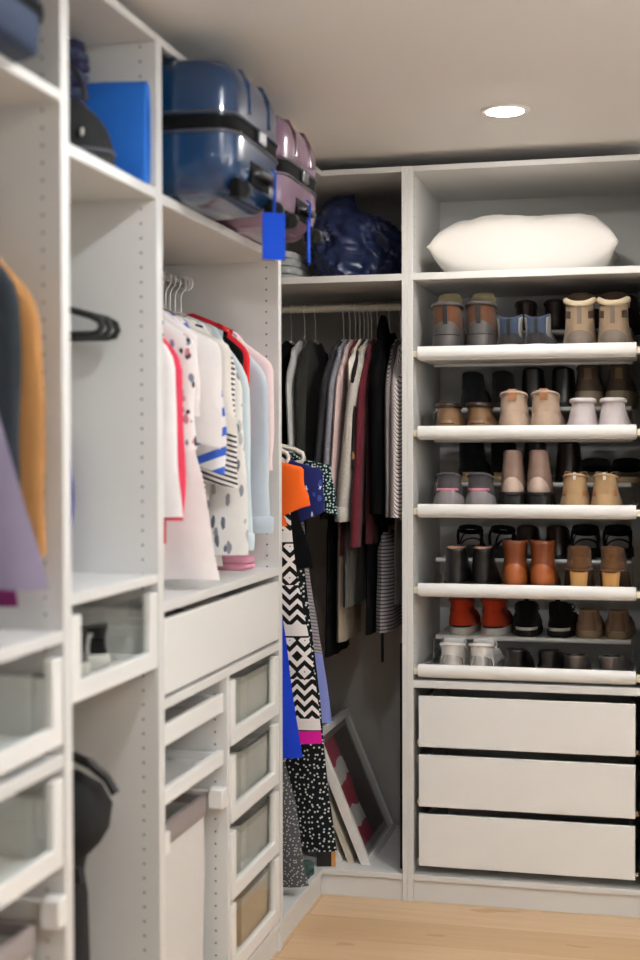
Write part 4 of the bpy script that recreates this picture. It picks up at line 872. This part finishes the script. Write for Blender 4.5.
def suitcase(label, loc, Lx, Wy, H, shell, dark, tagcol, seed, tag_drop, tag_w, tag_face, wheels=True, ribm=None):
    """A hard-shell case lying on its back: x into the room is the end with its handle, z is its thickness."""
    t = thing('suitcase', label, 'suitcase', loc)
    def ring(sx, sy, z, p=.28):
        out = []
        for k in range(72):
            a = 2 * PI * k / 72; c, s_ = math.cos(a), math.sin(a)
            out.append((sx * math.copysign(abs(c) ** p, c), sy * math.copysign(abs(s_) ** p, s_), z))
        return out
    hx, hy = Lx / 2, Wy / 2; zm = H * .52
    def shellr(z0, z1, flip):
        R = []
        for k in range(15):
            v = k / 14; vv = v if not flip else 1 - v
            # rounding towards the outer face, ribs on the walls
            q = max(0, (vv - .40) / .60); ins = (9.0 if flip else 5.2) * (1 - max(0, 1 - q ** 2.2) ** .5)
            rr = ring(hx - ins, hy - ins, z0 + (z1 - z0) * v, .24)
            R.append(rr)
        mb = MB(); mb.loft(R, flip, not flip); return mb
    low = shellr(0, zm - 1.6, True); up = shellr(zm + 1.6, H, False)
    low.build('lower_shell', shell, t, smooth=True, ang=60); up.build('upper_shell', shell, t, smooth=True, ang=60)
    MB().loft([ring(hx - .6, hy - .6, zm - 1.65, .24), ring(hx - .1, hy - .1, zm - 1.3, .24), ring(hx - .1, hy - .1, zm + 1.3, .24), ring(hx - .6, hy - .6, zm + 1.65, .24)], False, False).build('zip_band', dark, t, smooth=True, ang=50)
    for z in (zm - 2.1, zm + 2.1):
        rr = ring(hx + .12, hy + .12, z, .24); MB().tube(rr, .35, 6, closed=True).build('piping', M('dark_trim_metal', '#55565c', .3, .6, var=.03), t, smooth=True, ang=80)
    for sy in (-.38, .38):                 # low raised ribs running over the faces
        mb = MB(); y = sy * hy
        path = [(-hx + 5, H - 1.1), (hx - 5.6, H - 1.1), (hx - 2.4, H - 1.8), (hx - 1.0, H - 4.6), (hx - .75, zm + 4)]
        mb.tube([(x, y, z) for x, z in path], 1.3, 10); mb.build('rib', ribm or shell, t, smooth=True, ang=80)
    for sx in (-.55, -.05, .45):
        x = sx * hx
        for sg in (-1, 1): MB().tube([(x, sg * (hy - .75), zm + 4), (x, sg * (hy - 1.0), H - 4.6), (x, sg * (hy - 2.4), H - 1.8)], 1.3, 10).build('rib', shell, t, smooth=True, ang=80)
    # handle in a dark recess on the end wall
    MB().box(hx - .35, hx + .25, -7.5, 7.5, zm - 11.6, zm - 6.4).build('handle_recess', dark, t, bevel=.25)
    MB().tube([(hx + .2, -6.3, zm - 9), (hx + 1.5, -5.2, zm - 9), (hx + 1.9, 0, zm - 9), (hx + 1.5, 5.2, zm - 9), (hx + .2, 6.3, zm - 9)], .85, 10).build('carry_handle', M('handle_satin', '#2c2d31', .3, .3, var=.03), t, smooth=True)
    MB().box(hx - .1, hx + 1.0, -2.8, 2.8, zm - 1.5, zm + 1.5).build('lock', M('lock_metal', '#8d8e93', .28, .9, var=.03), t, bevel=.3)
    if wheels:
        for sy in (-hy + 7.5, hy - 7.5):
            w = MB().lathe((0, 0, 0), [(1.7, -1.0), (2.0, -.6), (2.0, .6), (1.7, 1.0)], 20).rot(PI / 2, 'X').move((hx + .2, sy, 2.1)).build('wheel', RUB_B, t, smooth=True)
            MB().box(hx - 2.5, hx - .3, sy - 2.4, sy + 2.4, .4, 4.6).build('wheel_housing', dark, w, bevel=.4)
    # luggage tag on its strap
    ty = tag_face[1]; tx = hx + 2.0
    tg = MB().obox((tx + .4, ty, zm - 8 - tag_drop - 5.6), (1, 0, 0), (0, 1, 0), (0, 0, 1), .16, tag_w, 5.6)
    tg.rot(tag_face[0], 'Z', (tx + .4, ty, 0)); tgo = tg.build('luggage_tag', tagcol, t, bevel=.15)
    MB().tube([(tx - .1, ty, zm - 6.6), (tx + .9, ty, zm - 7.6), (tx + .5, ty, zm - 8 - tag_drop)], .3, 6).build('tag_strap', tagcol, tgo, smooth=True)
    return t
SHB = M('blue_polycarbonate', '#0a3157', .22, var=.03, vscale=300, coat=.5); SHP = M('mauve_polycarbonate', '#7d6277', .25, var=.03, vscale=300, coat=.5)
ZIPB = M('black_zip_tape', '#070708', .85, spec=.2, var=.1); TAGB = M('blue_tag_plastic', '#003fb4', .6, spec=.15, var=.02)
suitcase('glossy blue hard shell suitcase lying on the left wardrobe, blue tag hanging', (-20.0, -123.8, 202.3), 70, 43, 31.6, SHB, ZIPB, TAGB, 1, 8.7, 2.9, (math.radians(-55), 3.5))
suitcase('mauve hard shell suitcase lying behind the blue one', (-19.5, -80.8, 202.3), 68, 41, 30, SHP, ZIPB, TAGB, 2, 4.0, 3.0, (math.radians(8), -3.5), ribm=M('maroon_polycarbonate', '#4a2338', .25, var=.03, coat=.5))

# ------------------------------------------------------------------ things inside the left wardrobes
BOXG = M('grey_box_fabric', '#dcd8d2', .9, var=.05, vscale=120, bump=.15); BOXT = M('beige_box_fabric', '#cdb59a', .9, var=.05, vscale=120, bump=.15); BOXL = M('grey_box_trim', '#c6c1b9', .8, var=.04)
def storage_box(label, x0, x1, y0, y1, z0, h, mat, ox, oy, group=None):
    # x runs along the wardrobe, y into it, both measured from that wardrobe's near front corner
    t = thing('storage_box', label, 'storage box', (-(y0 + y1) / 2 + ox, oy + (x0 + x1) / 2, z0), HALF, group)
    a, b = (x1 - x0) / 2, (y1 - y0) / 2
    mb = MB()
    def rect(g, z): return [(-a + g, -b + g, z), (a - g, -b + g, z), (a - g, b - g, z), (-a + g, b - g, z)]
    mb.loft([rect(.15, 0), rect(0, .4), rect(0, h), rect(.35, h), rect(.35, .6)]).build('box_body', mat, t, bevel=.12)
    MB().loft([rect(-.12, h - 1.6), rect(-.12, h + .05), rect(.4, h + .05), rect(.4, h - 1.6)], False, False).build('rim_binding', BOXL, t, bevel=.05)
    return t
NTH = ['top', 'second', 'third', 'lowest']
for i, z in enumerate((71.3, 51.2, 31.1, 11.2)):
    storage_box('narrow grey box in the %s glass drawer, nearer end' % NTH[i], 54.2, 67.0, 3.6, 44, z + .05, 12.6, BOXG if i < 3 else BOXT, 0, -151)
    storage_box('wide grey box in the %s glass drawer, farther end' % NTH[i], 68.6, 95.0, 2.8, 44, z + .05, 12.9, BOXG if i < 3 else BOXT, 0, -151) if i < 3 else storage_box('wide beige box in the lowest glass drawer, farther end', 68.6, 95.0, 2.8, 44, z + .05, 12.9, BOXT, 0, -151)
C_ddk = cloth('dark_maroon_cloth', '#2a171c'); C_dgrey = cloth('dark_grey_cloth', '#4a4547'); C_rosew = cloth('pale_folded_cloth', '#d8cfca')
def folded_u(label, x0, x1, y0, y1, z0, n, mats, oy, name='folded_shirt'):
    return folded(name, label, 'folded clothes', -y1, -y0, oy + x0, oy + x1, z0, n, mats)
folded_u('dark maroon folded clothes in the wide plain drawer', 8, 50, 6, 48, 92.9, 6, [C_ddk, C_dgrey, C_ddk], -151, 'folded_clothes')
folded_u('pale folded clothes in the far half of the wide plain drawer', 55, 78, 6, 48, 92.9, 6, [C_rosew, C_cream], -151, 'folded_clothes')
folded_u('dark grey folded trousers in the lower pull out tray', 6, 40, 14, 44, 66.65, 3, [C_dgrey], -151, 'folded_trousers')
def hamper(label, x0, x1, y0, y1, z0, z1, oy):
    t = thing('laundry_hamper', label, 'laundry hamper', (-(y0 + y1) / 2, oy + (x0 + x1) / 2, z0), HALF)
    a, b, h = (x1 - x0) / 2, (y1 - y0) / 2, z1 - z0
    def loop(g, z, wob=0.0):
        return [((a - g) * max(-1, min(1, 1.32 * math.copysign(abs(math.cos(q)) ** .7, math.cos(q)))) , (b - g) * max(-1, min(1, 1.32 * math.copysign(abs(math.sin(q)) ** .7, math.sin(q)))) + wob * math.sin(7 * q + z * .1) , z) for q in [2 * PI * k / 48 for k in range(48)]]
    MB().loft([loop(1.2, 0), loop(.6, .8), loop(.3, h * .3, .25), loop(.2, h * .6, .25), loop(.2, h - 5), loop(.2, h), loop(.6, h), loop(.8, h - 5), loop(1.4, 1)]).build('bag', M('hamper_canvas', '#d6d3cf', .9, var=.03, vscale=60, bump=.1), t, smooth=True, ang=60)
    MB().loft([loop(-.15, h - 5.2), loop(-.25, h - 4.9), loop(-.25, h - .2), loop(.1, h + .25), loop(.8, h + .2), loop(.9, h - 2)], False, False).build('rim_band', M('hamper_grey_band', '#8f8583', .9, var=.06, vscale=80, bump=.15), t, smooth=True, ang=60)
    return t
hamper('white canvas laundry hamper with grey rim band under the pull out trays', 4.6, 44.4, 5.0, 50, 8.9, 58.4, -151)
hamper('white canvas laundry hamper with grey rim band in the nearest wardrobe', 54, 93.3, 4.2, 50, 8.9, 58.9, -301)
folded_u('brown cloth lying in the nearest laundry hamper', 60, 92, 8, 44, 50, 4, [cloth('rust_brown_cloth', '#6b3a24'), C_dgrey], -301, 'folded_cloth')
# black and white sneakers in the narrow wardrobe's glass drawer
mk = shoe('sneaker', 'black and white sneaker in the narrow glass drawer, nearer one', Last(L=27, wh=4.0, wb=4.8, sole=3.0, zh=8.6, coll=11, rise=.8), L_blks, RUB_W, toecap=None, lace=(LACEW,), side=(L_wht, .6, 1.6, .1, .8), group='sneakers in the narrow glass drawer')
mk.location = (-.055, -1.695, .999); mk.rotation_euler = (0, 0, math.radians(86))
dup(mk, 'black and white sneaker in the narrow glass drawer, nearer one', (-5.0, -180.5, 99.9), math.radians(93))
mk['label'] = 'black and white sneaker in the narrow glass drawer, farther one'
# narrow wardrobe, top bay
BLUEF = M('bright_blue_fabric', '#1a6ac8', .75, var=.05, vscale=40, bump=.08)
t = thing('storage_bag', 'bright blue flat bag standing against the panel in the top bay', 'bag', (-20, -156.6, 202.7))
R = []
for zz, g, d in ((0, .96, .7), (.6, 1, 1.3), (8, 1, 1.7), (16, 1, 1.6), (21, 1, 1.1), (22.3, .985, .5)):
    R.append([(19.4 * g * max(-1, min(1, 1.12 * math.copysign(abs(math.cos(q)) ** .5, math.cos(q)))), d * 1.5 * math.copysign(abs(math.sin(q)) ** .5, math.sin(q)), zz + .25 * math.sin(q * 3)) for q in [2 * PI * k / 40 for k in range(40)]])
MB().loft(R).build('bag_body', BLUEF, t, smooth=True, ang=70)
MB().tube([(19.2, 0, .8), (19.5, 0, 8), (19.5, 0, 16), (19.0, 0, 21.6), (10, 0, 22.4), (0, 0, 22.3), (-12, 0, 22.4), (-19, 0, 21.6)], .35, 6).build('seam_piping', M('blue_piping', '#174f95', .7, var=.03), t, smooth=True)
t = thing('helmet_bag', 'black domed bag with a thin loop handle in the top bay', 'bag', (-16.6, -178, 202.7))
R = []
for i in range(13):
    v = i / 12; r = max(.02, (1 - v ** 2.3)) ** .5
    R.append([(16.5 * r * math.cos(q) * (1 + .02 * math.sin(4 * q)), 9.0 * r * math.sin(q), 15.5 * v) for q in [2 * PI * k / 40 for k in range(40)]])
MB().loft(R).build('bag_body', BLACK, t, smooth=True, ang=75)
MB().tube([(-7.5 * math.cos(a) + 4, -2, 13.0 + 8.5 * math.sin(a)) for a in [PI * k / 18 for k in range(19)]], .5, 8).build('loop_handle', M('black_webbing', '#16161a', .6, var=.05), t, smooth=True)
MB().tube([(16.6 * math.cos(q), 9.1 * math.sin(q), 2.4) for q in [2 * PI * k / 40 for k in range(40)]], .4, 6, closed=True).build('zip_line', M('grey_zip', '#4d5058', .5, var=.05), t, smooth=True)
MB().obox((12.4, -5.6, 5.6), (.55, -.8, 0), (.8, .55, 0), (0, 0, 1), .9, .25, .7).build('zip_pull', CHROME, t, bevel=.15)
folded('folded_jacket', 'stack of dark purple folded jackets beside the blue bag in the top bay', 'folded clothes', -46, -11.5, -168, -159.8, 202.7, 15, [cloth('dark_purple_nylon', '#2c2a48'), C_dnavy])
# narrow wardrobe, low bay
t = thing('tall_bag', 'tall black bag with a curved handle standing in the narrow wardrobe below the glass drawer', 'bag', (-22, -172, 8.8))
R = []
for zz, x0, x1, d in ((0, -9, 10, 6), (.8, -10, 11.8, 7), (25, -10, 12.6, 6.5), (44, -10, 12.2, 6), (49, -11, 11.6, 6), (52, -12, 12.6, 6.5), (55, -12, 15.8, 7.5), (58, -12, 17.6, 8), (63, -12, 17.8, 8), (67, -12, 15.5, 7), (69.5, -11, 11, 5.5), (71, -9, 5, 3.5)):
    cx, a = (x0 + x1) / 2, (x1 - x0) / 2
    R.append([(cx + a * math.copysign(abs(math.cos(q)) ** .75, math.cos(q)) + .4 * math.sin(zz * .3 + 2 * q), d * math.copysign(abs(math.sin(q)) ** .75, math.sin(q)), zz) for q in [2 * PI * k / 36 for k in range(36)]])
MB().loft(R).build('bag_body', BLACK, t, smooth=True, ang=75)
MB().tube([(-10, -2, 69), (-6, -2, 73.5), (2, -2, 74.6), (10, -2, 74), (15, -2, 72), (18.5, -2, 69.3), (20.3, -2, 66.3)], 1.0, 10).build('curved_handle', M('black_handle_rubber', '#0b0b0c', .5, var=.05), t, smooth=True)
MB().obox((12.0, -6.6, 50.0), (1, 0, .2), (0, 1, 0), (-.2, 0, 1), 2.6, .8, 1.6).build('buckle', M('black_plastic', '#111113', .35, var=.03), t, bevel=.3)
# nearest wardrobe, top
NSU = M('navy_canvas', '#22334f', .7, var=.06, vscale=60, bump=.1)
t = thing('soft_suitcase', 'soft navy suitcase with dark zip bands on top of the nearest wardrobe shelf', 'suitcase', (-24, -246, 211.5))
def rr(hx, hy, z, p=.22): return [(hx * math.copysign(abs(math.cos(q)) ** p, math.cos(q)), hy * math.copysign(abs(math.sin(q)) ** p, math.sin(q)), z) for q in [2 * PI * k / 56 for k in range(56)]]
MB().loft([rr(29, 25.5, 0), rr(30, 26.5, .8), rr(30.2, 27, 5), rr(30.2, 27, 18), rr(29.8, 26.5, 21.2), rr(28, 25, 22.4)]).build('case_body', NSU, t, smooth=True, ang=60)
for z in (7.5, 14.5): MB().loft([rr(30.35, 27.15, z - 1.1), rr(30.7, 27.5, z - .7), rr(30.7, 27.5, z + .7), rr(30.35, 27.15, z + 1.1)], False, False).build('zip_band', ZIPB, t, smooth=True, ang=50)
MB().tube([(30.5, -7, 11), (32.2, -5, 11), (32.6, 0, 11), (32.2, 5, 11), (30.5, 7, 11)], .9, 8).build('carry_handle', BLACK, t, smooth=True)
# ------------------------------------------------------------------ standing on the corner base
FRW = M('white_frame_paint', '#e3dfda', .4, var=.02); MATB = M('grey_passepartout', '#a9a5a1', .8, var=.02)
def art(t, co, x, y, z, c):
    # abstract crimson, white and plum patches
    nz = t.new('ShaderNodeTexNoise'); nz.inputs['Scale'].default_value = 7; t.link(co, nz.inputs['Vector'])
    u = t.math('ADD', x, t.math('MULTIPLY', nz.outputs['Fac'], .12)); v = t.math('ADD', y, t.math('MULTIPLY', nz.outputs['Fac'], .08))
    a = t.math('LESS_THAN', t.math('FRACT', t.math('MULTIPLY', t.math('ADD', v, 5.0), 6.3)), .42)
    left = t.math('LESS_THAN', u, .06)
    red = t.mix(a, hexc('#a3213f'), hexc('#dcd6d4'))
    return t.mix(left, hexc('#381722'), red)
ARTM = M('crimson_abstract_print', '#381722', .6, pat=art, var=.08)
def lean_frame(name, label, cat, bottom_x, y0, y1, h, tilt, z0=8.8, th=3.0, framed=True, mat=None):
    # stands on its long lower edge along y and tips towards the left wall by the angle tilt
    t = thing(name, label, cat, (bottom_x, (y0 + y1) / 2, z0)); t.rotation_euler = (0, -tilt, 0)
    # local: x is outwards (towards the room), y along the edge, z up the picture
    w = (y1 - y0) / 2
    if framed:
        b = 2.2; mb = MB()
        for q in ((-w, w, 0, b), (-w, w, h - b, h)): mb.box(-th, 0, q[0], q[1], q[2], q[3])
        for q in ((-w, -w + b), (w - b, w)): mb.box(-th, 0, q[0], q[1], b - .01, h - b + .01)
        mb.build('frame', FRW, t, bevel=.12)
        MB().box(-th + .3, -th + .7, -w + b - .2, w - b + .2, b - .2, h - b + .2).build('passepartout', MATB, t)
        o = MB().box(-(w - b - 2.6), (w - b - 2.6), -(h / 2 - b - 2.6), (h / 2 - b - 2.6), -.05, .05).build('print', ARTM, t)
        o.rotation_euler = (PI / 2, 0, PI / 2); o.location = ((-th + .8) * S, 0, h / 2 * S)
        MB().box(-.75, -.5, -w + b - .15, w - b + .15, b - .15, h - b + .15).build('glazing', GLASS, t)
    else:
        MB().box(-th, 0, -w, w, 0, h).build('stretched_canvas', mat, t, bevel=.25)
        MB().box(-th - .15, -th, -w + 2, w - 2, 2, h - 2).build('canvas_back', M('raw_canvas', '#b9ab94', .9, var=.04), t)
    return t
TL = math.radians(22.5)
lean_frame('picture_frame', 'white picture frame with crimson print leaning in the corner', 'picture frame', 14.4, 6.9, 54.3, 46.5, TL)
lean_frame('canvas_picture', 'cream canvas leaning directly behind the white picture frame', 'canvas', 8.6, 8.8, 46, 41, TL, th=2.2, framed=False, mat=M('cream_canvas', '#cfc6b4', .85, var=.03))
lean_frame('canvas_picture', 'narrow white canvas behind the cream canvas', 'canvas', 4.2, 8.4, 44, 36, TL, th=2.2, framed=False, mat=M('white_canvas', '#d7d2ca', .85, var=.03))
KRAFT = M('brown_cardboard', '#6d5338', .9, var=.06, vscale=25)
t = thing('cardboard_box', 'tall brown cardboard box in the dark corner behind the leaning pictures', 'box', (-36, 38, 8.8))
MB().box(-16, 12, -8, 19, 0, 60).build('box_body', KRAFT, t, bevel=.2)
for y0, y1 in ((-8, 5.3), (5.7, 19)): MB().box(-16, 12, y0, y1, 60, 60.5).build('flap', KRAFT, t, bevel=.05)
t = thing('portfolio_case', 'flat black portfolio case standing against the corner side panel', 'portfolio case', (25.4, 25, 8.8))
MB().box(-.75, .75, -20, 20, 0, 74).build('case_body', BLACK, t, bevel=.35)
MB().tube([(0, -6, 74), (0, -5.5, 77), (0, 5.5, 77), (0, 6, 74)], .5, 8).build('handle', BLACK, t, smooth=True)
t = thing('small_box', 'small black box with an orange side on the corner base by the dotted dress', 'box', (-.5, 4.2, 8.8), .25)
MB().box(-2.6, 2.2, -2.2, 2.2, 0, 5.2).build('box_body', M('black_card', '#111111', .6, var=.05), t, bevel=.1)
MB().box(2.2, 3.6, -2.3, 2.3, 0, 5.3).build('orange_side', M('orange_card', '#c98a4a', .7, var=.05), t, bevel=.1)
folded('folded_scarf', 'dark teal folded scarf at the inner corner of the wardrobe base', 'scarf', -13, -1.2, -14, -4, 8.8, 2, [cloth('dark_teal_cloth', '#35504c')])
bs = shoe('shoe', 'single black shoe under the grey speckled skirt', Last(L=25, wh=3.6, wb=4.5, sole=1.2, zh=6, coll=12), L_blk, RUB_B)
bs.location = (-.10, -.30, .088); bs.rotation_euler = (0, 0, math.radians(60))

# ------------------------------------------------------------------ camera and light
cam = bpy.data.cameras.new('camera'); co_ = bpy.data.objects.new('camera', cam); COL.objects.link(co_)
yaw, pit, rol = 0.23869, 0.02021, 0.00248
fw = Vector((-math.sin(yaw) * math.cos(pit), math.cos(yaw) * math.cos(pit), -math.sin(pit))); rt = Vector((math.cos(yaw), math.sin(yaw), 0)); dn = fw.cross(rt)
r2 = rt * math.cos(rol) + dn * math.sin(rol); d2 = -rt * math.sin(rol) + dn * math.cos(rol)
co_.matrix_world = Matrix(((r2.x, -d2.x, -fw.x, 1.06403), (r2.y, -d2.y, -fw.y, -4.40218), (r2.z, -d2.z, -fw.z, 1.45178), (0, 0, 0, 1)))
cam.sensor_fit = 'AUTO'; cam.sensor_width = 36; cam.lens = 1391.345 * 36 / 960; cam.clip_start = .05
cam.dof.use_dof = True; cam.dof.focus_distance = 4.55; cam.dof.aperture_fstop = 2.0
scene.camera = co_
w = bpy.data.worlds.new('world'); scene.world = w; w.use_nodes = True
w.node_tree.nodes['Background'].inputs[0].default_value = (.8, .85, 1, 1); w.node_tree.nodes['Background'].inputs[1].default_value = .2
scene.view_settings.view_transform = 'Standard'; scene.view_settings.look = 'None'; scene.view_settings.gamma = 1; scene.view_settings.use_curve_mapping = False
scene.view_settings.exposure = 0.14
